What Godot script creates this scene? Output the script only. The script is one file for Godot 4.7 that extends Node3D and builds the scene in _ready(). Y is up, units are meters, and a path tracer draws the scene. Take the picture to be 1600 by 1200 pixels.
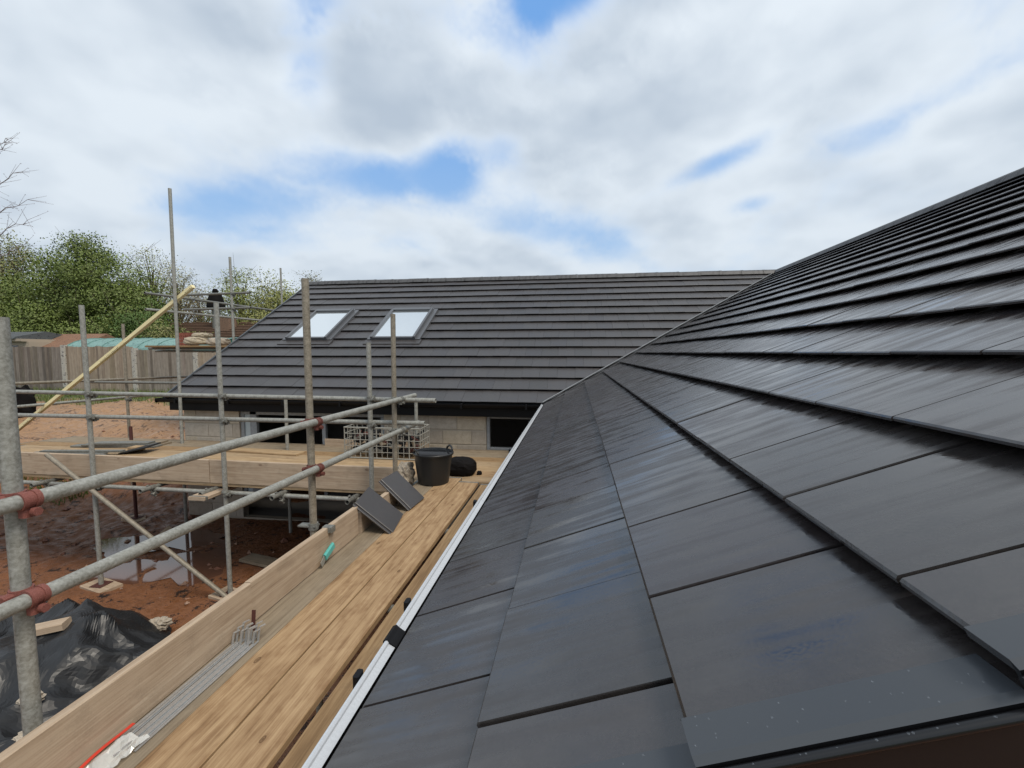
extends Node3D
# Camera at the origin, y up, metres. -z runs along the near eaves, x to the right up the near slope.

const DECK := -1.43          # top of the near scaffold boards
const FDECK := -1.47         # top of the far scaffold boards
const PIT := -2.75           # floor of the clay pit
const G := 0.31              # tile gauge
const XE := -0.42            # near eaves
const YE := -0.714
const ZF := -6.15            # far eaves
const PN := 27.53            # near pitch
const PF := 30.55            # far pitch
const SKEW := 0.025
const STEP := 0.031           # rise of each nose above the course below
var rng := RandomNumberGenerator.new()
var M := {}
var used_names := {}

# ---------------------------------------------------------------- mesh builder
class MB:
	var p := PackedVector3Array()
	var n := PackedVector3Array()
	var t := PackedVector2Array()
	var c := PackedColorArray()
	var col := Color(1, 1, 1)
	func v(a: Vector3, b: Vector3, u: Vector2) -> void:
		p.append(a); n.append(b); t.append(u); c.append(col)
	func tri(a: Vector3, b: Vector3, d: Vector3, ua := Vector2.ZERO, ub := Vector2.ZERO, ud := Vector2.ZERO) -> void:
		var nn := (b - a).cross(d - a)
		if nn.length_squared() < 1e-18: return
		nn = nn.normalized()
		v(a, nn, ua); v(d, nn, ud); v(b, nn, ub)
	func quad(a: Vector3, b: Vector3, d: Vector3, e: Vector3, u := Vector2.ZERO, w := Vector2.ONE) -> void:
		tri(a, b, d, u, Vector2(w.x, u.y), w)
		tri(a, d, e, u, w, Vector2(u.x, w.y))
	func sweep(sec: PackedVector2Array, a: Vector3, b: Vector3, up := Vector3.UP, smooth := false, uo := Vector2.ZERO, sec2 := PackedVector2Array(), caps := true) -> void:
		var d := (b - a).normalized()
		if abs(d.dot(up)) > 0.98: up = Vector3(0, 0, 1) if abs(d.y) > 0.9 else Vector3.UP
		var s := d.cross(up).normalized()
		var w := s.cross(d).normalized()
		var m := sec.size()
		var e := sec if sec2.is_empty() else sec2
		var len := a.distance_to(b)
		var q := 0.0
		for i in m:
			var j := (i + 1) % m
			var a0 := a + s * sec[i].x + w * sec[i].y
			var a1 := a + s * sec[j].x + w * sec[j].y
			var b0 := b + s * e[i].x + w * e[i].y
			var b1 := b + s * e[j].x + w * e[j].y
			var q2 := q + sec[i].distance_to(sec[j])
			var u0 := uo + Vector2(0, q); var u1 := uo + Vector2(0, q2)
			var v0 := uo + Vector2(len, q); var v1 := uo + Vector2(len, q2)
			if smooth:
				var n0 := (s * sec[i].x + w * sec[i].y).normalized()
				var n1 := (s * sec[j].x + w * sec[j].y).normalized()
				v(a0, n0, u0); v(b1, n1, v1); v(b0, n0, v0)
				v(a0, n0, u0); v(a1, n1, u1); v(b1, n1, v1)
			else:
				tri(a0, b0, b1, u0, v0, v1)
				tri(a0, b1, a1, u0, v1, u1)
			q = q2
		if caps:
			var ids := Geometry2D.triangulate_polygon(sec)
			for k in range(0, ids.size(), 3):
				var x := sec[ids[k]]; var y := sec[ids[k + 1]]; var z := sec[ids[k + 2]]
				if (y - x).cross(z - x) < 0:
					var h := y; y = z; z = h
				tri(a + s * x.x + w * x.y, a + s * y.x + w * y.y, a + s * z.x + w * z.y, uo + x, uo + y, uo + z)
			for k in range(0, ids.size(), 3):
				var x := e[ids[k]]; var y := e[ids[k + 1]]; var z := e[ids[k + 2]]
				if (y - x).cross(z - x) < 0:
					var h := y; y = z; z = h
				tri(b + s * x.x + w * x.y, b + s * z.x + w * z.y, b + s * y.x + w * y.y, uo + x, uo + z, uo + y)
	func tube(a: Vector3, b: Vector3, r := 0.02415, k := 14, r2 := -1.0, hollow := false) -> void:
		var sec := PackedVector2Array(); var sec2 := PackedVector2Array()
		if r2 < 0: r2 = r
		for i in k:
			var an := TAU * i / k
			sec.append(Vector2(cos(an), sin(an)) * r); sec2.append(Vector2(cos(an), sin(an)) * r2)
		sweep(sec, a, b, Vector3.UP, true, Vector2.ZERO, sec2, not hollow)
		if hollow:
			var inn := PackedVector2Array()
			for q in sec: inn.append(q * 0.84)
			for e in [[a, (b - a).normalized()], [b, (a - b).normalized()]]:
				var o: Vector3 = e[0]; var d: Vector3 = e[1]
				var up := Vector3.UP if abs(d.y) < 0.9 else Vector3(0, 0, 1)
				var s := d.cross(up).normalized(); var w := s.cross(d).normalized()
				for i in k:
					var j := (i + 1) % k
					var p0 := o + s * sec[i].x + w * sec[i].y; var p1 := o + s * sec[j].x + w * sec[j].y
					var q0 := o + s * inn[i].x + w * inn[i].y; var q1 := o + s * inn[j].x + w * inn[j].y
					quad(p0, p1, q1, q0)
					quad(q0, q1, q1 + d * 0.12, q0 + d * 0.12)
					tri(q0 + d * 0.12, q1 + d * 0.12, o + d * 0.12)
	func box(a: Vector3, b: Vector3, ch := 0.0, uo := Vector2.ZERO) -> void:
		var s := b - a
		# swept along its longest axis
		var m := (a + b) / 2
		if s.x >= s.y and s.x >= s.z: sweep(MB.rect(s.z, s.y, ch), Vector3(a.x, m.y, m.z), Vector3(b.x, m.y, m.z), Vector3.UP, false, uo)
		elif s.z >= s.y: sweep(MB.rect(s.x, s.y, ch), Vector3(m.x, m.y, b.z), Vector3(m.x, m.y, a.z), Vector3.UP, false, uo)
		else: sweep(MB.rect(s.x, s.z, ch), Vector3(m.x, a.y, m.z), Vector3(m.x, b.y, m.z), Vector3(0, 0, 1), false, uo)
	func lathe(o: Vector3, prof: Array, k := 28, jitter := 0.0) -> void:
		for i in prof.size() - 1:
			var r0: Vector2 = prof[i]; var r1: Vector2 = prof[i + 1]
			var dn := Vector2(r1.y - r0.y, -(r1.x - r0.x)).normalized()
			for j in k:
				var a := TAU * j / k; var b := TAU * (j + 1) / k
				var wa := 1.0 + jitter * sin(a * 2 + 0.6); var wb := 1.0 + jitter * sin(b * 2 + 0.6)
				var na := Vector3(cos(a) * dn.x, dn.y, sin(a) * dn.x); var nb := Vector3(cos(b) * dn.x, dn.y, sin(b) * dn.x)
				var p00 := o + Vector3(cos(a) * r0.x * wa, r0.y, sin(a) * r0.x * wa); var p01 := o + Vector3(cos(b) * r0.x * wb, r0.y, sin(b) * r0.x * wb)
				var p10 := o + Vector3(cos(a) * r1.x * wa, r1.y, sin(a) * r1.x * wa); var p11 := o + Vector3(cos(b) * r1.x * wb, r1.y, sin(b) * r1.x * wb)
				v(p00, na, Vector2.ZERO); v(p01, nb, Vector2.ZERO); v(p11, nb, Vector2.ZERO)
				v(p00, na, Vector2.ZERO); v(p11, nb, Vector2.ZERO); v(p10, na, Vector2.ZERO)
	func mesh() -> ArrayMesh:
		var a := []
		a.resize(Mesh.ARRAY_MAX)
		a[Mesh.ARRAY_VERTEX] = p; a[Mesh.ARRAY_NORMAL] = n; a[Mesh.ARRAY_TEX_UV] = t; a[Mesh.ARRAY_COLOR] = c
		var m := ArrayMesh.new()
		m.add_surface_from_arrays(Mesh.PRIMITIVE_TRIANGLES, a)
		return m
	static func rect(w: float, h: float, c := 0.0) -> PackedVector2Array:
		if c <= 0: return PackedVector2Array([Vector2(-w / 2, -h / 2), Vector2(w / 2, -h / 2), Vector2(w / 2, h / 2), Vector2(-w / 2, h / 2)])
		return PackedVector2Array([Vector2(-w / 2 + c, -h / 2), Vector2(w / 2 - c, -h / 2), Vector2(w / 2, -h / 2 + c), Vector2(w / 2, h / 2 - c), Vector2(w / 2 - c, h / 2), Vector2(-w / 2 + c, h / 2), Vector2(-w / 2, h / 2 - c), Vector2(-w / 2, -h / 2 + c)])

# ---------------------------------------------------------------- nodes
func numbered(called: String) -> String:
	var k: int = used_names.get(called, 0)
	used_names[called] = k + 1
	return called if k == 0 else "%s_%03d" % [called, k]

func offset_of(parent: Node) -> Vector3:
	var off := Vector3.ZERO
	var q := parent
	while q != self and q != null:
		off += (q as Node3D).position
		q = q.get_parent()
	return off

func obj(called: String, mb: MB, mat: Material, parent: Node = self) -> MeshInstance3D:
	var o := MeshInstance3D.new()
	o.name = numbered(called) if parent == self else called
	o.mesh = mb.mesh()
	o.material_override = mat
	o.position = -offset_of(parent)
	parent.add_child(o, true)
	return o

func tag(o: Node, label: String, category: String, group := "") -> void:
	o.set_meta("label", label); o.set_meta("category", category)
	if group != "": o.set_meta("group", group)

func thing(called: String, label: String, category: String, at: Vector3, group := "") -> Node3D:
	var o := Node3D.new()
	o.name = numbered(called); o.position = at
	add_child(o, true)
	tag(o, label, category, group)
	return o

func struct(called: String, mb: MB, mat: Material) -> MeshInstance3D:
	var o := obj(called, mb, mat); o.set_meta("kind", "structure"); return o

# ---------------------------------------------------------------- materials
func lin(r: float, g: float, b: float) -> Color:
	return Color(r, g, b).linear_to_srgb()

func noise(seed_: int, freq: float, w: int, h: int, oct := 4) -> PackedByteArray:
	var f := FastNoiseLite.new()
	f.seed = seed_; f.frequency = freq; f.fractal_octaves = oct; f.noise_type = FastNoiseLite.TYPE_SIMPLEX_SMOOTH
	var im := f.get_seamless_image(w, h)
	im.convert(Image.FORMAT_L8)
	return im.get_data()

func stretched(seed_: int, freq: float, w: int, h: int, tw: int, th: int, oct := 4) -> PackedByteArray:
	var f := FastNoiseLite.new()
	f.seed = seed_; f.frequency = freq; f.fractal_octaves = oct; f.noise_type = FastNoiseLite.TYPE_SIMPLEX_SMOOTH
	var im := f.get_seamless_image(w, h)
	im.convert(Image.FORMAT_L8)
	im.resize(tw, th, Image.INTERPOLATE_CUBIC)
	return im.get_data()

func tex_of(w: int, h: int, data: PackedByteArray, rgb := true) -> ImageTexture:
	return ImageTexture.create_from_image(Image.create_from_data(w, h, false, Image.FORMAT_RGB8 if rgb else Image.FORMAT_L8, data))

func ss(a: float, b: float, x: float) -> float:
	var q := clampf((x - a) / (b - a), 0, 1)
	return q * q * (3 - 2 * q)

func ramp_tex(size: int, maps: Array, cols: Array, gain := 1.0) -> ImageTexture:
	# maps: noise arrays with weights; cols: linear colours from low to high
	var out := PackedByteArray(); out.resize(size * size * 3)
	var lut := []
	for i in 256:
		var x := i / 255.0 * (cols.size() - 1)
		var k := mini(int(x), cols.size() - 2)
		var cc: Color = (cols[k] as Color).lerp(cols[k + 1], x - k).linear_to_srgb()
		lut.append([int(cc.r * 255), int(cc.g * 255), int(cc.b * 255)])
	for i in size * size:
		var s := 0.0
		for m in maps: s += m[0][i] * m[1]
		var l: Array = lut[clampi(int((s - 127.0) * gain + 127.0), 0, 255)]
		out[i * 3] = l[0]; out[i * 3 + 1] = l[1]; out[i * 3 + 2] = l[2]
	return tex_of(size, size, out)

func knotted(size: int, maps: Array, cols: Array) -> ImageTexture:
	# the same ramp with a few dark knots that bend the grain round them
	var g := RandomNumberGenerator.new(); g.seed = 17
	var ks := []
	for i in 4: ks.append([g.randi() % size, g.randi() % size, g.randf_range(3, 6)])
	var k0 := PackedByteArray(); k0.resize(size * size)
	for e in ks:
		var rad: int = int(e[2] * 3)
		for dy in range(-rad, rad + 1):
			for dx in range(-rad * 2, rad * 2 + 1):
				var d := sqrt(dx * dx * 0.3 + dy * dy * 1.2) / float(e[2])
				var v := 0.0
				if d < 1: v = 120.0 + 40.0 * sin(d * 9)
				elif d < 2.2: v = 70.0 * (2.2 - d) / 1.2 * (0.5 + 0.5 * sin(d * 14))
				var at: int = posmod(int(e[1]) + dy, size) * size + posmod(int(e[0]) + dx, size)
				k0[at] = maxi(k0[at], int(v))
	var all := maps.duplicate(); all.append([k0, -0.8])
	return ramp_tex(size, all, cols, 1.12)

func gray_tex(size: int, maps: Array, lo: float, hi: float, gain := 1.0) -> ImageTexture:
	var out := PackedByteArray(); out.resize(size * size)
	for i in size * size:
		var s := 0.0
		for m in maps: s += m[0][i] * m[1]
		s = clampf((s / 255.0 - 0.5) * gain + 0.5, 0, 1)
		out[i] = int(255 * lerpf(lo, hi, s))
	return tex_of(size, size, out, false)

func mat(called: String, col: Color, rough := 0.7, metal := 0.0, tex: Texture2D = null, scale := 1.0, tri := true) -> StandardMaterial3D:
	var m := StandardMaterial3D.new()
	m.albedo_color = col; m.roughness = rough; m.metallic = metal
	if tex: m.albedo_texture = tex
	if tri:
		m.uv1_triplanar = true; m.uv1_world_triplanar = true
	m.uv1_scale = Vector3.ONE * scale
	m.cull_mode = BaseMaterial3D.CULL_DISABLED
	M[called] = m
	return m

func bump(m: StandardMaterial3D, tex: Texture2D, cm: float) -> void:
	m.heightmap_enabled = true; m.heightmap_texture = tex; m.heightmap_scale = cm

func make_materials() -> void:
	var S := 512
	var n1 := noise(1, 0.012, S, S, 5)
	var n2 := noise(2, 0.05, S, S, 4)
	var n3 := noise(3, 0.25, S, S, 2)
	var n4 := noise(4, 0.02, S, S, 3)
	var flat := Color(1, 1, 1)
	# roof tiles: dark grey through-coloured concrete, wet in streaks that run down the slope
	var streak := stretched(11, 0.03, 512, 40, S, S, 4)     # u across, v up the slope
	var streak2 := stretched(12, 0.09, 512, 26, S, S, 3)
	var n5 := noise(5, 0.45, S, S, 1)
	var tile_t := ramp_tex(S, [[n1, 0.25], [n2, 0.25], [n3, 0.3], [n5, 0.12], [streak, 0.08]], [Color(0.019, 0.0165, 0.0165), Color(0.032, 0.0280, 0.0278), Color(0.043, 0.0378, 0.037), Color(0.062, 0.0545, 0.052)])
	var tile_r := gray_tex(S, [[streak, 0.50], [streak2, 0.24], [n1, 0.22], [n3, 0.04]], 0.08, 0.42, 2.3)
	var tile_b := gray_tex(S, [[n3, 0.6], [n5, 0.2], [n2, 0.2]], 0.0, 1.0)
	var m := mat("tile", flat, 1.0, 0, tile_t, 1.1, false)
	m.roughness_texture = tile_r; bump(m, tile_b, 0.014)
	m.metallic_specular = 0.8; m.vertex_color_use_as_albedo = true
	# the far slope has dried and is duller than the wet tiles
	m = m.duplicate()
	m.roughness_texture = gray_tex(S, [[n1, 0.6], [n3, 0.4]], 0.34, 0.56); M.tile_far = m
	mat("felt", lin(0.012, 0.012, 0.013), 0.95)
	m = mat("verge_plastic", lin(0.050, 0.056, 0.064), 0.30)
	m.roughness_texture = gray_tex(S, [[n1, 0.6], [n2, 0.4]], 0.6, 1.0); bump(m, tile_b, 0.01)
	m = mat("ridge", lin(0.085, 0.085, 0.088), 0.55, 0, ramp_tex(S, [[n1, 0.5], [n3, 0.5]], [Color(0.7, 0.7, 0.7), Color(1.2, 1.2, 1.2)]), 1.2)
	m = mat("black_plastic", lin(0.006, 0.006, 0.007), 0.5); m.metallic_specular = 0.3
	m = mat("black_gloss", lin(0.006, 0.006, 0.007), 0.25); m.metallic_specular = 0.5
	m = mat("white_film", lin(0.50, 0.53, 0.57), 0.36)
	m.roughness_texture = gray_tex(S, [[n2, 0.5], [n3, 0.5]], 0.5, 1.0)
	m.uv1_scale = Vector3.ONE * 4.0
	m.albedo_texture = ramp_tex(S, [[n2, 0.5], [n3, 0.5]], [Color(0.62, 0.62, 0.62), Color(0.95, 0.95, 0.95), Color(1, 1, 1), Color(1, 1, 1)])
	mat("lead", lin(0.30, 0.32, 0.34), 0.42, 0.0, ramp_tex(S, [[n1, 0.6], [n2, 0.4]], [Color(0.6, 0.6, 0.6), Color(1, 1, 1)]), 2.0)
	mat("frame_grey", lin(0.11, 0.115, 0.125), 0.35, 0.2)
	# rooflight panes: a made-up mirror finish, added so they show the sky pale
	m = mat("mirror_glass", lin(0.80, 0.84, 0.86), 0.04, 0.9)
	m = mat("pane_blue", lin(0.42, 0.49, 0.52), 0.10); m.clearcoat_enabled = true; m.clearcoat = 0.6; m.clearcoat_roughness = 0.05
	m = mat("dark_glass", lin(0.02, 0.022, 0.025), 0.06); m.metallic_specular = 0.6
	# walls
	m = mat("block", flat, 0.92, 0, ramp_tex(S, [[n1, 0.4], [n2, 0.3], [n3, 0.3]], [Color(0.28, 0.245, 0.20), Color(0.43, 0.385, 0.325), Color(0.54, 0.49, 0.415)]), 1.3)
	bump(m, tile_b, 0.15)
	M.block_b = m.duplicate(); M.block_b.albedo_color = lin(0.86, 0.84, 0.82)
	M.block_c = m.duplicate(); M.block_c.albedo_color = lin(1.0, 0.97, 0.9)
	mat("mortar", lin(0.36, 0.32, 0.26), 0.95)
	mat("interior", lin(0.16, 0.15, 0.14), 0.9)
	# timber
	var grain := stretched(21, 0.085, 12, 512, S, S, 4)
	var grain2 := stretched(22, 0.03, 60, 512, S, S, 3)
	var fine := stretched(25, 0.30, 20, 512, S, S, 2)
	var wood := knotted(S, [[grain, 0.42], [grain2, 0.12], [fine, 0.30], [n1, 0.12], [n3, 0.04]], [Color(0.13, 0.078, 0.038), Color(0.27, 0.180, 0.098), Color(0.385, 0.278, 0.165), Color(0.49, 0.38, 0.25)])
	var pale := knotted(S, [[grain, 0.36], [grain2, 0.14], [fine, 0.26], [n1, 0.18], [n3, 0.06]], [Color(0.20, 0.135, 0.090), Color(0.355, 0.262, 0.180), Color(0.46, 0.36, 0.26), Color(0.54, 0.445, 0.34)])
	var grey := ramp_tex(S, [[grain, 0.3], [grain2, 0.16], [fine, 0.24], [n1, 0.22], [n3, 0.08]], [Color(0.09, 0.065, 0.042), Color(0.19, 0.148, 0.10), Color(0.29, 0.235, 0.165), Color(0.38, 0.315, 0.23)])
	# wet stains: darker patches drawn out along the grain
	var smear := stretched(24, 0.035, 170, 512, S, S, 4)
	var stain := PackedByteArray(); stain.resize(S * S * 4)
	for i in S * S:
		var q := ss(0.38, 0.86, (smear[i] * 0.74 + n2[i] * 0.18 + n3[i] * 0.08) / 255.0)
		stain[i * 4] = 172; stain[i * 4 + 1] = 142; stain[i * 4 + 2] = 108; stain[i * 4 + 3] = int(q * 120)
	var stain_t := ImageTexture.create_from_image(Image.create_from_data(S, S, false, Image.FORMAT_RGBA8, stain))
	var dirt := PackedByteArray(); dirt.resize(S * S * 4)
	for i in S * S:
		var q := ss(0.46, 0.80, (n1[i] * 0.55 + smear[i] * 0.25 + n3[i] * 0.2) / 255.0)
		dirt[i * 4] = 150; dirt[i * 4 + 1] = 138; dirt[i * 4 + 2] = 126; dirt[i * 4 + 3] = int(q * 90)
	var dirt_t := ImageTexture.create_from_image(Image.create_from_data(S, S, false, Image.FORMAT_RGBA8, dirt))
	var wb := gray_tex(S, [[grain, 0.45], [fine, 0.4], [n3, 0.15]], 0, 1)
	for e in [["wood", wood, 0.8], ["toe", pale, 0.85], ["wood_grey", grey, 0.85]]:
		m = mat(e[0], flat, e[2], 0, e[1], 0.8, false); bump(m, wb, 0.10)
		m.detail_enabled = true; m.detail_albedo = dirt_t; m.detail_blend_mode = BaseMaterial3D.BLEND_MODE_MUL
	m = M.wood.duplicate(); m.detail_enabled = true; m.detail_albedo = stain_t; m.detail_blend_mode = BaseMaterial3D.BLEND_MODE_MUL
	m.albedo_color = lin(1.05, 0.98, 0.90); M.wood_wet = m
	m = M.wood_grey.duplicate(); m.detail_enabled = true; m.detail_albedo = stain_t; m.detail_blend_mode = BaseMaterial3D.BLEND_MODE_MUL; M.wood_grey_wet = m
	M.wood_pale = M.wood.duplicate(); M.wood_pale.albedo_color = lin(1.12, 1.1, 1.05)
	M.wood_brown = M.wood.duplicate(); M.wood_brown.albedo_color = lin(0.82, 0.74, 0.62)
	mat("batten", lin(0.88, 0.78, 0.46), 0.7, 0, ramp_tex(S, [[grain, 0.7], [n3, 0.3]], [Color(0.7, 0.7, 0.7), Color(1.1, 1.1, 1.1)]), 0.5, false)
	# galvanised tube
	var galv := ramp_tex(S, [[n1, 0.3], [n2, 0.45], [n3, 0.25]], [Color(0.10, 0.095, 0.08), Color(0.235, 0.232, 0.205), Color(0.345, 0.348, 0.32), Color(0.50, 0.505, 0.48)], 1.5)
	m = mat("galv", flat, 1.0, 0.25, galv, 2.6)
	m.roughness_texture = gray_tex(S, [[n2, 0.6], [n1, 0.4]], 0.42, 0.72)
	bump(m, tile_b, 0.02)
	M.galv_dark = m.duplicate(); M.galv_dark.albedo_color = lin(0.62, 0.62, 0.62)
	M.galv_warm = m.duplicate(); M.galv_warm.albedo_color = lin(0.86, 0.76, 0.66)
	mat("zinc", lin(0.62, 0.63, 0.63), 0.34, 0.6, ramp_tex(S, [[n2, 0.6], [n1, 0.4]], [Color(0.6, 0.6, 0.6), Color(1, 1, 1)]), 6.0)
	var rust := ramp_tex(S, [[n2, 0.6], [n3, 0.4]], [Color(0.045, 0.018, 0.013), Color(0.19, 0.06, 0.045), Color(0.36, 0.15, 0.135)])
	m = mat("coupler_red", flat, 0.75, 0, rust, 9.0); bump(m, tile_b, 0.06)
	M.coupler_brown = m.duplicate(); M.coupler_brown.albedo_color = lin(0.62, 0.55, 0.52)
	M.rusty = m.duplicate(); M.rusty.albedo_color = lin(0.4, 0.38, 0.38)
	# ground
	var soil := ramp_tex(S, [[n1, 0.35], [n2, 0.35], [n3, 0.3]], [Color(0.34, 0.32, 0.30), Color(0.75, 0.74, 0.72), Color(1.05, 1.05, 1.05), Color(1.35, 1.35, 1.3)])
	m = mat("soil", flat, 1.0, 0, soil, 0.45)
	m.vertex_color_use_as_albedo = true
	m.roughness_texture = gray_tex(S, [[n4, 0.7], [n2, 0.3]], 0.24, 1.0, 2.0)
	bump(m, gray_tex(S, [[n2, 0.6], [n3, 0.4]], 0, 1), 1.6)
	m = mat("puddle", lin(0.13, 0.062, 0.04), 0.05); m.metallic_specular = 0.6
	m = mat("sheet_black", lin(0.020, 0.021, 0.023), 0.5); m.metallic_specular = 0.4
	m.roughness_texture = gray_tex(S, [[n1, 0.5], [n2, 0.5]], 0.5, 1.0, 1.6)
	mat("trug", lin(0.013, 0.014, 0.015), 0.38)
	m = mat("water", lin(0.02, 0.022, 0.025), 0.03); m.metallic_specular = 0.9
	m = mat("droplet", Color(0.75, 0.8, 0.85, 0.06), 0.02); m.transparency = BaseMaterial3D.TRANSPARENCY_ALPHA; m.metallic_specular = 0.6
	mat("teal", lin(0.10, 0.42, 0.38), 0.4)
	mat("cream", lin(0.52, 0.45, 0.33), 0.85, 0, soil, 3.0)
	m = mat("sack", lin(0.008, 0.007, 0.007), 0.7); m.metallic_specular = 0.2
	mat("red_strap", lin(0.60, 0.05, 0.03), 0.4)
	m = mat("clear_wrap", Color(0.9, 0.9, 0.88, 0.55), 0.12); m.transparency = BaseMaterial3D.TRANSPARENCY_ALPHA
	mat("wire", lin(0.27, 0.265, 0.235), 0.7, 0.1)
	mat("stone", lin(0.46, 0.40, 0.32), 0.9, 0, soil, 3.0)
	mat("brick_red", lin(0.36, 0.12, 0.08), 0.9, 0, soil, 3.0)
	# fence, sheds, neighbours
	var fe := ramp_tex(S, [[grain, 0.6], [n1, 0.25], [n3, 0.15]], [Color(0.12, 0.098, 0.08), Color(0.25, 0.215, 0.18), Color(0.38, 0.335, 0.285)])
	m = mat("fence", flat, 0.9, 0, fe, 0.6, false); m.vertex_color_use_as_albedo = true
	M.fence_b = m.duplicate(); M.fence_b.albedo_color = lin(1.25, 1.18, 1.08)
	M.fence_c = m.duplicate(); M.fence_c.albedo_color = lin(0.8, 0.8, 0.82)
	mat("concrete", lin(0.50, 0.48, 0.43), 0.9, 0, soil, 1.0)
	mat("shed_green", lin(0.20, 0.36, 0.33), 0.5, 0, soil, 0.8)
	mat("shed_green_dark", lin(0.03, 0.11, 0.085), 0.6)
	mat("shed_brown", lin(0.25, 0.135, 0.08), 0.85, 0, soil, 1.0)
	mat("shed_wall", lin(0.36, 0.30, 0.23), 0.85)
	mat("felt_roof", lin(0.09, 0.10, 0.105), 0.9, 0, soil, 1.0)
	m = mat("roof_red", lin(0.22, 0.14, 0.095), 0.9, 0, soil, 1.6)
	mat("render_cream", lin(0.5, 0.46, 0.38), 0.9)
	mat("bark", lin(0.11, 0.085, 0.065), 0.95, 0, soil, 1.5)
	mat("twig", lin(0.20, 0.165, 0.165), 0.95)
	m = mat("leaf", flat, 0.6, 0, null, 1, false)
	m.vertex_color_use_as_albedo = true; m.backlight_enabled = true; m.backlight = lin(0.10, 0.14, 0.03)

# ---------------------------------------------------------------- sky
func make_sky() -> Sky:
	var W := 1440; var H := 720
	var im := Image.create(W, H, false, Image.FORMAT_RGBF)
	var f1 := FastNoiseLite.new(); f1.seed = 5; f1.frequency = 1.5; f1.fractal_octaves = 6; f1.fractal_gain = 0.5; f1.noise_type = FastNoiseLite.TYPE_SIMPLEX_SMOOTH
	f1.domain_warp_enabled = true; f1.domain_warp_amplitude = 0.25; f1.domain_warp_frequency = 1.2
	var f2 := FastNoiseLite.new(); f2.seed = 9; f2.frequency = 1.1; f2.fractal_octaves = 4
	# breaks in the cloud: azimuth, elevation, half widths, tilt, depth
	var gaps := [[-20.5, 20.8, 8.0, 2.8, 0.1, 1.0], [-16, 22.2, 3.4, 3.6, 0.0, 0.85], [-30, 19.5, 8, 3.5, 0.3, 0.5], [-3, 37.5, 6, 2.8, 0.25, 1.1], [-32, 32, 3, 6, 0.0, 0.55], [17, 21.3, 6.0, 1.3, 0.35, 0.75], [35, 22, 9, 1.6, 0.25, 0.45], [0, 14.6, 7.5, 3.0, -0.1, 0.9], [-42, 15, 6, 3, 0.3, 0.65], [-9, 24.5, 3, 2.0, 0, 0.55], [20, 16.3, 2.5, 0.9, 0.1, 0.6], [-11, 17, 8, 2.5, 0, 0.5], [8, 30, 12, 2.5, -0.2, 0.25]]
	var puffs := [[-24, 16.5, 9, 2.6, 0.0, 0.7], [-20, 31, 10, 7, 0.0, 0.35], [5, 29, 8, 6, 0.0, 0.4], [28, 30, 12, 8, 0.0, 0.35], [-52, 30, 12, 9, 0, 0.35], [-2, 19, 6, 3, 0, 0.3], [-16, 48, 20, 8, 0, 0.9]]
	for y in H / 2 + 12:
		var el := (0.5 - (y + 0.5) / H) * PI
		var ce := cos(el); var se := sin(el)
		var eld := rad_to_deg(el)
		for x in W:
			var az := (x + 0.5) / W * TAU
			if az > PI: az -= TAU
			var azd := rad_to_deg(az)
			# clouds lie in a layer: stretch noise near the horizon
			var k := 1.0 / (maxf(se, 0) + 0.28)
			var q := Vector3(sin(az) * ce * k, se * 0.8, -cos(az) * ce * k)
			var a := f1.get_noise_3dv(q)
			var b := f2.get_noise_3dv(q * 1.3 + Vector3(7, 3, 1))
			var d := 0.80 + a * 0.78
			if absf(azd) < 75 and eld < 60:
				for g in gaps:
					var u: float = (azd - g[0]) * ce; var w: float = eld - g[1]
					var uu: float = (u * cos(g[4]) + w * sin(g[4])) / g[2]; var ww: float = (-u * sin(g[4]) + w * cos(g[4])) / g[3]
					var r := uu * uu + ww * ww
					if r < 6: d -= g[5] * 1.0 * exp(-r)
				for g in puffs:
					var uu: float = (azd - g[0]) * ce / g[2]; var ww: float = (eld - g[1]) / g[3]
					var r := uu * uu + ww * ww
					if r < 6: d += g[5] * 0.5 * exp(-r)
			var cover := ss(-0.22, 0.80, d)
			cover = maxf(cover, 0.55 * ss(9.0, -2.0, eld))
			var hz := ss(35.0, 0.0, eld)
			var blue := Color(0.17, 0.37, 0.74).lerp(Color(0.40, 0.58, 0.80), hz)
			var thick := ss(0.35, 1.25, d + b * 0.55)
			var wisp := f2.get_noise_3dv(q * 3.1 + Vector3(2, 9, 4))
			var white := Color(0.735, 0.805, 0.875).lerp(Color(0.44, 0.52, 0.62), clampf(thick * (0.55 + 0.75 * b) + 0.5 * wisp, 0, 1))
			white = white.lerp(Color(0.58, 0.655, 0.73), 0.45 * hz)
			var c := blue.lerp(white, cover)
			im.set_pixel(x, y, Color(c.r, c.g, c.b) * 1.0)
	im.fill_rect(Rect2i(0, H / 2 + 12, W, H / 2 - 12), Color(0.16, 0.14, 0.11))
	var pm := PanoramaSkyMaterial.new()
	pm.panorama = ImageTexture.create_from_image(im)
	var s := Sky.new(); s.sky_material = pm
	return s

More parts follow.
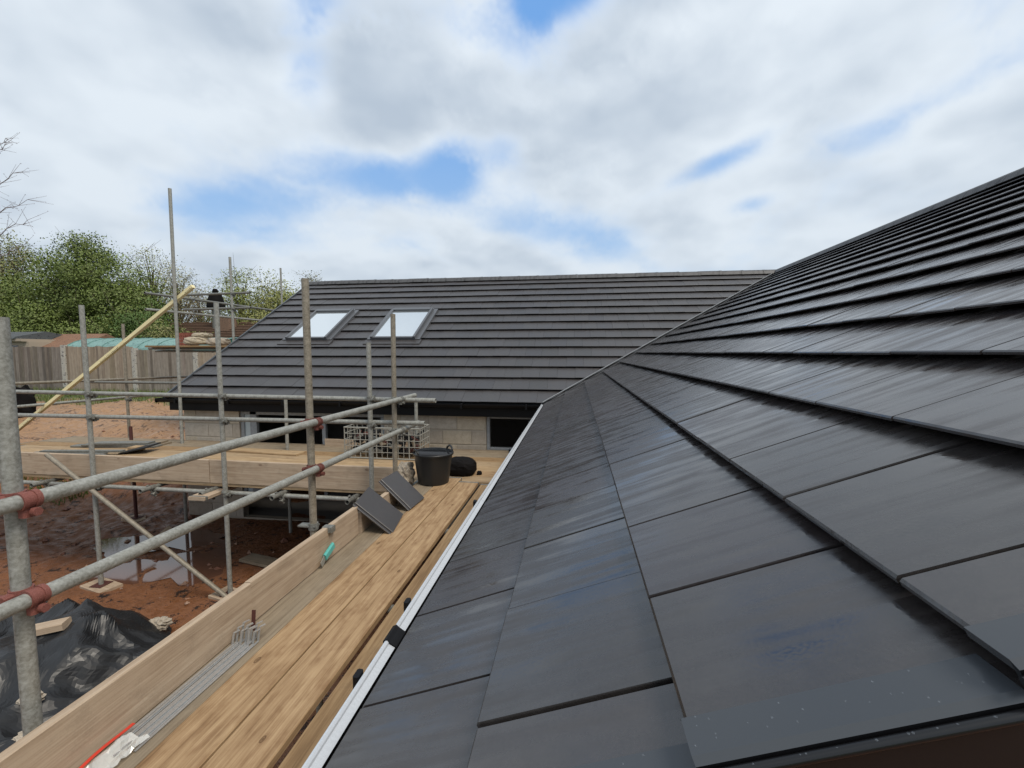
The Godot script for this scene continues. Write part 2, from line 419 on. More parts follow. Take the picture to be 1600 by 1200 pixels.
func _ready() -> void:
	rng.seed = 4242
	var cam := Camera3D.new()
	cam.name = "camera"; cam.fov = 83.1; cam.near = 0.02; cam.far = 2000
	cam.rotation_degrees = Vector3(-4.17, 8.31, 0)
	add_child(cam); cam.current = true
	var we := WorldEnvironment.new(); we.name = "environment"
	var env := Environment.new()
	env.background_mode = Environment.BG_SKY
	env.sky = make_sky()
	env.background_energy_multiplier = 1.0
	env.tonemap_mode = Environment.TONE_MAPPER_LINEAR
	env.tonemap_exposure = 1.08
	env.sdfgi_enabled = true; env.ssao_enabled = true; env.ssil_enabled = true
	we.environment = env; add_child(we)
	var sun := DirectionalLight3D.new(); sun.name = "sun"
	sun.light_energy = 0.75; sun.light_angular_distance = 22.0; sun.light_color = Color(1.0, 0.96, 0.9)
	sun.shadow_enabled = true
	add_child(sun)
	sun.look_at_from_position(Vector3(5, 9, 3.5), Vector3.ZERO)
	print("sky"); make_materials(); print("materials")
	build_ground(); build_house(); print("house")
	build_near_scaffold(); build_far_scaffold(); build_gable_scaffold(); print("scaffold")
	build_boards(); build_loose_things(); build_pit_things(); print("things")
	build_fence(); build_sheds(); build_trees(); print("done")

# ---------------------------------------------------------------- ground
var gn: FastNoiseLite
func gh(x: float, z: float) -> float:
	if gn == null:
		gn = FastNoiseLite.new(); gn.seed = 31; gn.frequency = 0.35; gn.fractal_octaves = 5
	var t := maxf(ss(-6.3, -8.6, z), ss(-8.6, -11.5, x))
	if x > -6.6: t = ss(-7.5, -6.9, -absf(x + 20)) * 0.0 + ss(-12.5, -14.0, z)
	var h := lerpf(PIT, -1.62, t)
	h = lerpf(h, -1.36, ss(-9.0, -12.6, z))
	var amp := 0.16 if t < 0.02 else 0.22
	if z < -11.5: amp = 0.07
	var bumpy := gn.get_noise_2d(x, z) * amp + gn.get_noise_2d(x * 4 + 50, z * 4) * 0.05
	if x > -6.7 and z < -4.0 and z > -13: bumpy *= 0.3
	return h + bumpy - 0.02

func axis(lo: float, hi: float, step: float, far_lo: float, far_hi: float) -> Array:
	var out := []
	var x := lo
	while x <= hi: out.append(x); x += step
	var s := step; x = lo
	while x > far_lo: s *= 1.35; x -= s; out.push_front(x)
	s = step; x = out[-1]
	while x < far_hi: s *= 1.35; x += s; out.append(x)
	return out

func build_ground() -> void:
	var xs := axis(-13.0, 0.0, 0.13, -600, 600)
	var zs := axis(-14.0, 2.0, 0.13, -600, 600)
	var mb := MB.new()
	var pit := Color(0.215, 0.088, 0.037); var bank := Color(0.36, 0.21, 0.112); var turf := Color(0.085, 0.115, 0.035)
	var pt := []; var pc := []
	for i in xs.size():
		var row := []; var rc := []
		for j in zs.size():
			var x: float = xs[i]; var z: float = zs[j]
			row.append(Vector3(x, gh(x, z), z))
			var q := gn.get_noise_2d(x * 1.7 + 9, z * 1.7)
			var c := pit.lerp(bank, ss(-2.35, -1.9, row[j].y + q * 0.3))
			c = c.lerp(turf, ss(-10.8, -11.3, z + q * 1.2))
			if x > 3 or z > 4: c = c.lerp(turf, ss(4, 7, maxf(x, z)))
			rc.append(c)
		pt.append(row); pc.append(rc)
	var nrm := func(i: int, j: int) -> Vector3:
		var a: Vector3 = pt[mini(i + 1, xs.size() - 1)][j]; var b: Vector3 = pt[maxi(i - 1, 0)][j]
		var c: Vector3 = pt[i][mini(j + 1, zs.size() - 1)]; var d: Vector3 = pt[i][maxi(j - 1, 0)]
		return (c - d).cross(a - b).normalized()
	var ns := []
	for i in xs.size():
		var row := []
		for j in zs.size(): row.append(nrm.call(i, j))
		ns.append(row)
	for i in xs.size() - 1:
		for j in zs.size() - 1:
			for e in [[i, j], [i + 1, j], [i + 1, j + 1], [i, j], [i + 1, j + 1], [i, j + 1]]:
				mb.col = pc[e[0]][e[1]]
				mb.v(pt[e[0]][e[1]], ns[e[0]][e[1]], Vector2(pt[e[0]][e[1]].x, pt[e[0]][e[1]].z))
	struct("ground", mb, M.soil)
	# puddle in the pit and a damp patch beside it
	for e in [[Vector3(-4.9, PIT - 0.012, -4.68), 1.0, 0.42, 3], [Vector3(-6.0, PIT - 0.02, -5.45), 0.9, 0.5, 8]]:
		var w := MB.new()
		var prev := Vector3.ZERO
		for k in 41:
			var a: float = TAU * k / 40
			var r: float = 1 + 0.28 * sin(a * 3 + e[3]) + 0.16 * sin(a * 5 + e[3] * 2) + 0.10 * sin(a * 11 + e[3])
			var q: Vector3 = e[0] + Vector3(cos(a) * e[1] * r, 0, -sin(a) * e[2] * r)
			if k > 0: w.tri(e[0], prev, q)
			prev = q
		struct("puddle_water", w, M.puddle)

# ---------------------------------------------------------------- house
func clip(poly: Array, nx: float, ny: float, c: float) -> Array:
	# keeps nx*s + ny*t + c >= 0
	var out := []
	for i in poly.size():
		var a: Vector2 = poly[i]; var b: Vector2 = poly[(i + 1) % poly.size()]
		var da := nx * a.x + ny * a.y + c; var db := nx * b.x + ny * b.y + c
		if da >= 0: out.append(a)
		if (da >= 0) != (db >= 0): out.append(a.lerp(b, da / (da - db)))
	return out

func tile_into(mb: MB, poly: Array, s0: float, tr: Transform3D, uo: Vector2, lift := 0.0) -> void:
	# poly in (s, t); top falls towards the head of the tile so that each nose stands proud of the course below
	var cen := Vector2.ZERO
	for q in poly: cen += q
	cen /= poly.size()
	var area := 0.0
	for i in poly.size(): area += (poly[i] as Vector2).cross(poly[(i + 1) % poly.size()])
	var pl := poly.duplicate()
	if area > 0: pl.reverse()
	var top := []; var rim := []; var low := []; var uv := []
	for q in pl:
		var h: float = lift - STEP * (q.x - s0) / G
		var i2: Vector2 = q + Vector2(signf(cen.x - q.x) * 0.004, signf(cen.y - q.y) * 0.0006)
		top.append(tr * Vector3(i2.x, h, i2.y)); rim.append(tr * Vector3(q.x, h - 0.003, q.y)); low.append(tr * Vector3(q.x, h - 0.0095, q.y))
		uv.append(uo + Vector2(q.y, q.x))
	var m := pl.size()
	for i in range(1, m - 1): mb.tri(top[0], top[i], top[i + 1], uv[0], uv[i], uv[i + 1])
	for i in m:
		var j := (i + 1) % m
		var ue := Vector2(0.003, 0.004)
		mb.tri(rim[i], rim[j], top[j], uv[i], uv[j], uv[j] + ue); mb.tri(rim[i], top[j], top[i], uv[i], uv[j] + ue, uv[i] + ue)
		mb.tri(low[i], low[j], rim[j], uv[i] - ue, uv[j] - ue, uv[j]); mb.tri(low[i], rim[j], rim[i], uv[i] - ue, uv[j], uv[i])

func build_house() -> void:
	var house := thing("bungalow", "new block-built bungalow with dark grey tiled roofs meeting in a valley", "house", Vector3(-1.0, PIT, -6.4))
	var sn := sin(deg_to_rad(PN)); var cn := cos(deg_to_rad(PN)); var sf := sin(deg_to_rad(PF)); var cf := cos(deg_to_rad(PF))
	var tn := sn / cn; var tf := sf / cf
	var U := Vector3(cn, sn, 0); var N := Vector3(-sn, cn, 0)
	var UF := Vector3(0, sf, -cf); var NF := Vector3(0, cf, sf)
	var TN := Transform3D(Basis(U, N, Vector3(0, 0, 1)), Vector3(XE, YE, 0))
	var TF := Transform3D(Basis(UF, NF, Vector3(1, 0, 0)), Vector3(0, YE, ZF))
	var ridge_y := 1.77
	var SN := (ridge_y - YE) / sn; var SF := (ridge_y - YE) / sf
	var kv := sn / tf; var kf := sf / tn            # valley: t = ZF - kv*s on the near slope, t = XE + kf*s on the far one
	# slopes: boarded and felted decks under the tiles
	var mb := MB.new()
	var zv := func(s: float) -> float: return -0.449 + SKEW * (s - 2 * G)
	for e in [[0.0, -0.052], [0.0, -0.12]]:
		mb.quad(TN * Vector3(0.02, e[1], zv.call(0.02) - 0.02), TN * Vector3(SN, e[1], zv.call(SN) - 0.02), TN * Vector3(SN, e[1], ZF - kv * SN), TN * Vector3(0.02, e[1], ZF - kv * 0.02))
	var near := obj("roof_slope", mb, M.felt, house)
	near.set_meta("label", "near slope of large wet dark grey tiles")
	mb = MB.new()
	for e in [-0.052, -0.12]:
		mb.quad(TF * Vector3(0.02, e, -6.6), TF * Vector3(0.02, e, XE), TF * Vector3(SF, e, XE + kf * SF), TF * Vector3(SF, e, -6.68))
	var far := obj("roof_slope", mb, M.felt, house)
	far.set_meta("label", "far slope of dark grey tiles with two rooflights")
	# tiles
	var all := []
	for k in range(int(ceil(SN / G))):
		var s0 := k * G; var s1 := minf(s0 + G + 0.035, SN - 0.02)
		if s1 - s0 < 0.08: continue
		var j := -1 if k % 2 == 1 else 0
		var half := 0.152 if k % 2 == 1 else 0.0
		while true:
			var hi: float = zv.call(s0) - half - 0.304 * j
			var lo := hi - 0.304
			if j < 0: hi = zv.call(s0) ; lo = zv.call(s0) - half
			if hi < ZF - kv * s1 - 0.1: break
			var q := [Vector2(s0, lo + 0.0033), Vector2(s1, lo + 0.0033 + SKEW * (s1 - s0)), Vector2(s1, hi - 0.0033 + SKEW * (s1 - s0)), Vector2(s0, hi - 0.0033)]
			var whole := q
			q = clip(q, kv, 1, -ZF - 0.022)
			if q.size() >= 3: all.append([0, k, q, q.size() == 4 and q[0] == whole[0] and q[1] == whole[1] and s1 == s0 + G + 0.035 and j >= 0, s0, lo, j])
			j += 1
	var GF := G * 1.045
	for k in range(int(ceil(SF / GF))):
		var s0 := k * GF; var s1 := minf(s0 + GF + 0.035, SF - 0.02)
		if s1 - s0 < 0.08: continue
		var x0 := -6.64 - 0.015 * s0 - (0.1385 if k % 2 == 1 else 0.0)
		for j in 60:
			var lo := x0 + j * 0.277; var hi := lo + 0.277
			if lo > XE + kf * s1: break
			var q := [Vector2(s0, lo + 0.0006), Vector2(s1, lo + 0.0006), Vector2(s1, hi - 0.0006), Vector2(s0, hi - 0.0006)]
			var whole := q
			q = clip(q, 0.015, 1, 6.64)
			q = clip(q, kf, -1, XE - 0.03)
			if q.size() < 3: continue
			var mid := Vector2(s0 + GF / 2, lo + 0.14)
			var under := false
			for r in [[-5.62, -4.70], [-3.86, -2.96]]:
				if lo > r[0] - 0.06 and hi < r[1] + 0.06 and s0 > 1.86 and s1 < 3.08: under = true
			if under: continue
			all.append([1, k, q, q.size() == 4 and q[0] == whole[0] and q[1] == whole[1] and q[2] == whole[2] and s1 == s0 + GF + 0.035, s0, lo, j])
	# the 300 that show largest are parts, the rest one part for each slope
	var cb := Basis.from_euler(Vector3(deg_to_rad(-4.17), deg_to_rad(8.31), 0)).inverse()
	for e in all:
		var cen := Vector2.ZERO
		for q in e[2]: cen += q
		cen /= e[2].size()
		var T: Transform3D = TN if e[0] == 0 else TF
		var w := T * Vector3(cen.x, 0, cen.y)
		var c := cb * w
		var seen := c.z < -0.1 and absf(c.x / c.z) < 1.25 and absf(c.y / c.z) < 0.95
		e.append(absf(T.basis.y.dot(w.normalized())) / w.length_squared() if seen else 0.0)
		e.append(w)
	all.sort_custom(func(a, b): return a[7] > b[7])
	var tint := func() -> Color:
		var q := rng.randf_range(0.78, 1.26)
		return Color(q * rng.randf_range(0.97, 1.04), q, q * rng.randf_range(0.97, 1.08))
	var variants := {}
	var rest := [MB.new(), MB.new()]
	for i in all.size():
		var e: Array = all[i]
		var T: Transform3D = TN if e[0] == 0 else TF
		var lift := rng.randf_range(-0.0022, 0.0022)
		if i >= 296:
			rest[e[0]].col = tint.call()
			tile_into(rest[e[0]], e[2], e[4], T, Vector2(rng.randf() * 3, rng.randf() * 3), lift)
			continue
		var m: Mesh
		var o := MeshInstance3D.new()
		o.name = "roof_tile"
		if e[3]:
			var key := "%d_%d" % [e[0], rng.randi() % 12]
			if not variants.has(key):
				var vb := MB.new(); vb.col = tint.call()
				var loc := []
				for q in e[2]: loc.append(q - Vector2(e[4], e[5]))
				tile_into(vb, loc, 0, Transform3D.IDENTITY, Vector2(rng.randf() * 5, rng.randf() * 5))
				variants[key] = vb.mesh()
			m = variants[key]
			var xf := T * Transform3D(Basis.IDENTITY, Vector3(e[4], lift, e[5]))
			if e[0] == 1: pass
			o.transform = xf
		else:
			var vb := MB.new(); vb.col = tint.call()
			var loc := []
			for q in e[2]: loc.append(q - Vector2(e[4], e[5]))
			tile_into(vb, loc, 0, Transform3D.IDENTITY, Vector2(rng.randf() * 5, rng.randf() * 5), lift)
			m = vb.mesh()
			o.transform = T * Transform3D(Basis.IDENTITY, Vector3(e[4], 0, e[5]))
		var par: Node3D = near if e[0] == 0 else far
		o.mesh = m; o.material_override = M.tile if e[0] == 0 else M.tile_far
		o.position -= offset_of(par)
		par.add_child(o, true)
	for k in 2:
		var o := obj("roof_tiles", rest[k], M.tile if k == 0 else M.tile_far, near if k == 0 else far)
		o.set_meta("kind", "stuff")
	# back slopes, plain courses seen from nowhere near
	mb = MB.new()
	var rx := XE + SN * cn; var rz := ZF - SF * cf
	mb.quad(Vector3(rx, ridge_y - 0.03, -0.42), Vector3(rx + SN * cn, YE, -0.42), Vector3(rx + SN * cn, YE, rz - 6), Vector3(rx, ridge_y - 0.03, rz - 0.3))
	mb.quad(Vector3(rx, ridge_y - 0.03, rz), Vector3(-6.68, ridge_y - 0.03, rz), Vector3(-6.68, YE, rz - SF * cf), Vector3(rx, YE, rz - SF * cf))
	obj("back_slope", mb, M.tile_far, house)
	# ridge tiles: three-faced caps, end to end
	var rb := MB.new()
	var x := -6.72; var idx := 0
	while x < rx - 0.1:
		var lb := MB.new()
		var sec := PackedVector2Array([Vector2(-0.12, -0.075), Vector2(0.12, -0.075), Vector2(0.075, -0.005), Vector2(0.035, 0.022), Vector2(-0.035, 0.022), Vector2(-0.075, -0.005)])
		var dy := rng.randf_range(-0.003, 0.003)
		lb.sweep(sec, Vector3(x + 0.004, ridge_y + 0.012 + dy, rz), Vector3(minf(x + 0.446, rx), ridge_y + 0.012 + dy, rz))
		var up_r := PackedVector2Array(); 
		for q in sec: up_r.append(q * 1.07)
		lb.sweep(up_r, Vector3(x + 0.40, ridge_y + 0.014 + dy, rz), Vector3(x + 0.452, ridge_y + 0.014 + dy, rz))
		obj("ridge_tile", lb, M.ridge, far)
		x += 0.45
	var z := rz - 0.2
	while z < -0.8:
		var lb := MB.new()
		var sec := PackedVector2Array([Vector2(-0.12, -0.075), Vector2(0.12, -0.075), Vector2(0.075, -0.005), Vector2(0.035, 0.022), Vector2(-0.035, 0.022), Vector2(-0.075, -0.005)])
		lb.sweep(sec, Vector3(rx, ridge_y + 0.012, z + 0.446), Vector3(rx, ridge_y + 0.012, z))
		obj("ridge_tile", lb, M.ridge, near)
		z += 0.45
	# valley trough, a pale moulded strip between the two slopes
	mb = MB.new()
	var a0 := Vector3(XE - 0.02, YE, ZF + 0.02); var b0 := Vector3(rx, ridge_y, rz)
	var dirv := (b0 - a0).normalized()
	for e in [[NF, -0.045, 0.1], [N, -0.045, 0.1]]:
		var side: Vector3 = (e[0] as Vector3).cross(dirv).normalized()
		if (e[0] == NF and side.x > 0) or (e[0] == N and side.x < 0): side = -side
		var n0: Vector3 = e[0] * e[1]
		mb.quad(a0 + n0, b0 + n0, b0 + n0 + side * e[2], a0 + n0 + side * e[2])
	var vs := NF.cross(dirv).normalized()
	if vs.x > 0: vs = -vs
	obj("valley_trough", mb, M.frame_grey, house)
	mb = MB.new(); mb.sweep(MB.rect(0.012, 0.02, 0.003), a0 + vs * 0.02 - NF * 0.004, b0 + vs * 0.02 - NF * 0.004, NF); obj("valley_rib", mb, M.lead, house)
	# verge caps on the near gable, one to each course
	for k in 19:
		var vb := MB.new()
		var s0 := k * G - 0.003; var s1 := minf(k * G + G - 0.004, SN - 0.02)
		if s1 - s0 < 0.08: continue
		var za: float = zv.call(s0); var zb: float = zv.call(s1)
		var h0 := 0.0015; var h1 := 0.0015 - STEP * 0.98
		var w := 0.052
		var p0 := TN * Vector3(s0, h0, za - w); var p1 := TN * Vector3(s1, h1, zb - w)
		var q0 := TN * Vector3(s0, h0, za - 0.004); var q1 := TN * Vector3(s1, h1, zb - 0.004)
		var r0 := TN * Vector3(s0, h0 - 0.006, za + 0.003); var r1 := TN * Vector3(s1, h1 - 0.006, zb + 0.003)
		var d0 := TN * Vector3(s0, h0 - 0.095, za + 0.003); var d1 := TN * Vector3(s1, h1 - 0.095, zb + 0.003)
		vb.quad(p0, q0, q1, p1); vb.quad(q0, r0, r1, q1)
		var sb := MB.new(); sb.quad(r0, d0, d1, r1)
		var bead := Vector3(0, -0.008, 0.005)
		sb.tube(r0 + bead, r1 + bead, 0.0055, 10)
		sb.quad(q0, TN * Vector3(s0, h0 - 0.095, za), d0, r0)
		obj("verge_side", sb, M.black_gloss, near)
		var lo := Vector3(0, -0.003, 0)
		vb.quad(p0 + lo, p1 + lo, p1, p0)
		# closed end over the nose of the tile
		vb.quad(p0, TN * Vector3(s0, h0 - 0.011, za - w), TN * Vector3(s0, h0 - 0.011, za), q0)
		obj("verge_cap", vb, M.verge_plastic, near)
	mb = MB.new(); mb.sweep(MB.rect(0.03, 0.30, 0.003), TN * Vector3(-0.02, -0.246, zv.call(0.0) - 0.028), TN * Vector3(SN, -0.246, zv.call(SN) - 0.028), N); obj("barge_board", mb, M.black_plastic, house)
	# rain drops standing on the cap of the third and second courses
	var db := MB.new()
	for i in 46:
		var k := 2 if i < 40 else 1
		var s := k * G + rng.randf_range(0.0, G - 0.02)
		var edge := rng.randf() < 0.3
		var t: float = zv.call(s) + 0.0085 - (0.0 if edge else rng.randf_range(0.016, 0.058))
		var r := rng.randf_range(0.0007, 0.0015) * (1.35 if edge else 1.0)
		var o := TN * Vector3(s, 0.0015 - STEP * (s - k * G) / G - (0.009 if edge else 0.0), t)
		var pr := []
		for q in 5: pr.append(Vector2(r * cos(q * PI / 8), r * 0.75 * sin(q * PI / 8)))
		db.lathe(o, pr, 8)
	var dr := obj("water_drops", db, M.droplet, near); dr.set_meta("kind", "stuff")
	# near eaves: fascia, soffit, gutter with pale filmed lip, brackets and union
	mb = MB.new(); mb.box(Vector3(XE + 0.05, YE - 0.27, ZF), Vector3(XE + 0.07, YE - 0.045, -0.62), 0.002); obj("fascia", mb, M.black_plastic, house)
	mb = MB.new(); mb.box(Vector3(XE + 0.071, YE - 0.27, ZF - 0.3), Vector3(XE + 0.42, YE - 0.255, -0.62)); obj("soffit", mb, M.black_plastic, house)
	var gx := -0.44; var gy := YE - 0.024
	var gsec := PackedVector2Array([Vector2(0.11, -0.075), Vector2(0.10, -0.075), Vector2(0.095, -0.005), Vector2(0.09, -0.005), Vector2(0.09, -0.07), Vector2(-0.015, -0.07), Vector2(-0.028, -0.055), Vector2(-0.031, -0.02)])
	gsec = PackedVector2Array([Vector2(-0.012, -0.08), Vector2(0.10, -0.08), Vector2(0.10, -0.004), Vector2(0.096, -0.004), Vector2(0.096, -0.076), Vector2(-0.008, -0.076), Vector2(-0.026, -0.05), Vector2(-0.026, -0.012), Vector2(-0.034, -0.012), Vector2(-0.034, -0.052)])
	mb = MB.new(); mb.sweep(gsec, Vector3(gx, gy, -0.5), Vector3(gx, gy, ZF - 0.05))
	var gut := obj("gutter", mb, M.black_plastic, house)
	# front bead and lip, still under its pale protective film
	for e in [[-0.45, -1.005], [-1.05, -2.1], [-2.1, -3.25], [-3.25, -4.6], [-4.6, -6.2]]:
		mb = MB.new()
		var lip := PackedVector2Array([Vector2(-0.034, -0.016), Vector2(-0.012, -0.018), Vector2(-0.008, -0.014), Vector2(-0.024, -0.006), Vector2(-0.025, -0.001), Vector2(-0.029, 0.003), Vector2(-0.034, 0.002), Vector2(-0.036, -0.003)])
		mb.sweep(lip, Vector3(gx, gy, e[0]), Vector3(gx, gy, e[1] + 0.002))
		obj("film_strip", mb, M.white_film, gut)
	for e in [-0.88, -1.175, -2.05, -3.2, -4.55, -5.6]:
		mb = MB.new(); mb.box(Vector3(gx - 0.052, gy - 0.06, e - 0.014), Vector3(gx - 0.0375, gy + 0.006, e + 0.014), 0.003); obj("bracket", mb, M.black_plastic, gut)
	mb = MB.new()
	mb.sweep(PackedVector2Array([Vector2(-0.040, -0.06), Vector2(-0.004, -0.06), Vector2(-0.004, -0.012), Vector2(-0.022, -0.001), Vector2(-0.030, 0.006), Vector2(-0.040, 0.001)]), Vector3(gx, gy, -1.00), Vector3(gx, gy, -1.062))
	obj("union", mb, M.black_plastic, gut)
	# far eaves
	mb = MB.new(); mb.box(Vector3(-6.62, YE - 0.235, ZF - 0.085), Vector3(XE + 0.05, YE - 0.04, ZF - 0.065), 0.002); obj("fascia", mb, M.black_plastic, house)
	mb = MB.new(); mb.box(Vector3(-6.62, YE - 0.235, ZF - 0.36), Vector3(XE + 0.05, YE - 0.22, ZF - 0.086)); obj("soffit", mb, M.black_plastic, house)
	mb = MB.new()
	var hs := PackedVector2Array()
	for k in 13: hs.append(Vector2(-cos(PI * k / 12) * 0.058, -sin(PI * k / 12) * 0.062))
	for k in 13: hs.append(Vector2(cos(PI * k / 12) * 0.053, -sin(PI * k / 12) * 0.057))
	mb.sweep(hs, Vector3(-6.75, YE - 0.035, ZF - 0.0), Vector3(XE - 0.06, YE - 0.035, ZF - 0.0))
	var gut2 := obj("gutter", mb, M.black_plastic, house)
	mb = MB.new(); mb.lathe(Vector3(0, 0, 0), [Vector2(0.0, 0), Vector2(0.06, 0)]);
	mb = MB.new(); mb.box(Vector3(-6.76, YE - 0.1, ZF - 0.055), Vector3(-6.75, YE - 0.03, ZF + 0.058), 0.002); obj("stop_end", mb, M.black_plastic, gut2)
	for k in 7:
		mb = MB.new(); mb.box(Vector3(-6.4 + k * 0.95, YE - 0.105, ZF - 0.06), Vector3(-6.375 + k * 0.95, YE - 0.03, ZF + 0.066), 0.004); obj("bracket", mb, M.black_plastic, gut2)
	# far verge: slim dark trim down the gable edge
	mb = MB.new(); mb.sweep(MB.rect(0.03, 0.12, 0.006), TF * Vector3(-0.01, -0.05, -6.655), TF * Vector3(SF, -0.05, -6.735), NF); obj("verge_trim", mb, M.verge_plastic, house)
	# walls
	var wz := -6.35
	var back := MB.new()
	var openings := [[-5.47, -2.95, -2.75, -0.955], [-1.32, -0.30, -1.475, -0.955]]
	wall_panels(back, -6.5, -0.2, PIT - 0.3, YE - 0.22, wz - 0.12, wz - 0.008, openings)
	var wall := obj("wall", back, M.mortar, house)
	wall.set_meta("label", "pale concrete block wall under the far eaves")
	var y := PIT; var row := 0
	while y < YE - 0.24:
		var bx := -6.5 - (0.225 if row % 2 == 1 else 0.0)
		while bx < -0.2:
			var x0 := maxf(bx + 0.005, -6.5); var x1 := minf(bx + 0.445, -0.2)
			var y1 := minf(y + 0.215, YE - 0.235)
			var parts := [[x0, x1]]
			for o in openings:
				if y1 > o[2] + 0.02 and y < o[3] - 0.02:
					var np := []
					for q in parts:
						if q[1] <= o[0] or q[0] >= o[1]: np.append(q); continue
						if q[0] < o[0] - 0.03: np.append([q[0], o[0]])
						if q[1] > o[1] + 0.03: np.append([o[1], q[1]])
					parts = np
			for q in parts:
				if q[1] - q[0] < 0.03 or y1 - y < 0.03: continue
				var bb := MB.new(); bb.box(Vector3(q[0], y + 0.004, wz - 0.1), Vector3(q[1], y1 - 0.004, wz + rng.randf_range(-0.003, 0.003)), 0.004)
				obj("block", bb, [M.block, M.block_b, M.block_c][rng.randi() % 3], wall)
			bx += 0.45
		y += 0.225; row += 1
	# lintels
	for o in openings:
		var bb := MB.new(); bb.box(Vector3(o[0] - 0.1, o[3] + 0.002, wz - 0.1), Vector3(minf(o[1] + 0.1, -0.2), YE - 0.238, wz + 0.006), 0.004); obj("lintel", bb, M.block_b, wall)
	# wide opening with frame posts and a part-glazed screen; smaller window with grey frame
	var win := MB.new()
	win.box(Vector3(-5.47, -2.4, wz - 0.09), Vector3(-5.41, -0.957, wz - 0.03), 0.004)
	win.box(Vector3(-5.30, -2.4, wz - 0.09), Vector3(-5.18, -0.957, wz - 0.03), 0.004)
	win.box(Vector3(-5.409, -1.02, wz - 0.09), Vector3(-2.96, -0.958, wz - 0.03), 0.004)
	win.box(Vector3(-3.02, -2.4, wz - 0.09), Vector3(-2.955, -1.021, wz - 0.03), 0.004)
	win.box(Vector3(-4.02, -2.4, wz - 0.09), Vector3(-3.96, -1.021, wz - 0.03), 0.004)
	var wn := obj("window", win, M.lead, house)
	var gl := MB.new(); gl.box(Vector3(-5.409, -2.4, wz - 0.065), Vector3(-5.301, -1.021, wz - 0.055)); obj("pane", gl, M.pane_blue, wn)
	win = MB.new()
	win.box(Vector3(-1.318, -1.473, wz - 0.09), Vector3(-1.27, -0.957, wz - 0.02), 0.004)
	win.box(Vector3(-1.269, -1.473, wz - 0.09), Vector3(-0.302, -1.44, wz - 0.02), 0.004)
	win.box(Vector3(-1.269, -0.995, wz - 0.09), Vector3(-0.302, -0.957, wz - 0.02), 0.004)
	win.box(Vector3(-0.34, -1.439, wz - 0.09), Vector3(-0.302, -0.996, wz - 0.02), 0.004)
	wn = obj("window", win, M.lead, house)
	# rooms behind: floor, ceilings and walls with thickness
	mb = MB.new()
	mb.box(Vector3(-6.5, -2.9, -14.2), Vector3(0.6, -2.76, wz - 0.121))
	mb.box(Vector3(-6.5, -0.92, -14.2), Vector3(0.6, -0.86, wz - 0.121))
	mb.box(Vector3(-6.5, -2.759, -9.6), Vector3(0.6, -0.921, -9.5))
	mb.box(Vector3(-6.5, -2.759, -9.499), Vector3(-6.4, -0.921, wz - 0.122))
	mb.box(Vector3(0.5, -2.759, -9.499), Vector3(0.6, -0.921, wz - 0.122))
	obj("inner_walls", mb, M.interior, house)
	mb = MB.new(); mb.box(Vector3(-0.1, PIT - 0.3, ZF - 0.25), Vector3(0.0, YE - 0.256, -0.7)); obj("wall", mb, M.block, house)
	mb = MB.new()
	mb.tri(Vector3(-0.1, YE - 0.2, -0.6), Vector3(rx * 2 - XE - 0.4, YE - 0.2, -0.6), Vector3(rx, ridge_y - 0.2, -0.6))
	mb.quad(Vector3(-0.1, PIT - 0.2, -0.6), Vector3(rx * 2 - XE - 0.4, PIT - 0.2, -0.6), Vector3(rx * 2 - XE - 0.4, YE - 0.201, -0.6), Vector3(-0.1, YE - 0.201, -0.6))
	obj("gable_wall", mb, M.block, house)
	mb = MB.new()
	mb.tri(Vector3(-6.5, YE - 0.1, wz), Vector3(-6.5, YE - 0.1, rz - SF * cf), Vector3(-6.5, ridge_y - 0.2, rz))
	mb.quad(Vector3(-6.5, PIT - 0.2, wz - 0.13), Vector3(-6.5, YE - 0.101, wz - 0.13), Vector3(-6.5, YE - 0.101, rz - SF * cf), Vector3(-6.5, PIT - 0.2, rz - SF * cf))
	obj("gable_wall", mb, M.block, house)
	# rooflights
	for e in [[-5.58, -4.72, M.mirror_glass], [-3.83, -2.95, M.mirror_glass]]:
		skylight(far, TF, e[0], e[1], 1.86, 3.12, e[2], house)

func wall_panels(mb: MB, x0: float, x1: float, y0: float, y1: float, z0: float, z1: float, ops: Array) -> void:
	var cuts := [x0, x1]
	for o in ops: cuts.append(o[0]); cuts.append(o[1])
	cuts.sort()
	for i in cuts.size() - 1:
		var a: float = maxf(cuts[i], x0); var b: float = minf(cuts[i + 1], x1)
		if b - a < 0.01: continue
		var hit = null
		for o in ops:
			if (a + b) / 2 > o[0] and (a + b) / 2 < o[1]: hit = o
		if hit == null: mb.box(Vector3(a, y0, z0), Vector3(b, y1, z1))
		else:
			if hit[2] > y0 + 0.02: mb.box(Vector3(a, y0, z0), Vector3(b, hit[2], z1))
			if hit[3] < y1 - 0.02: mb.box(Vector3(a, hit[3], z0), Vector3(b, y1, z1))

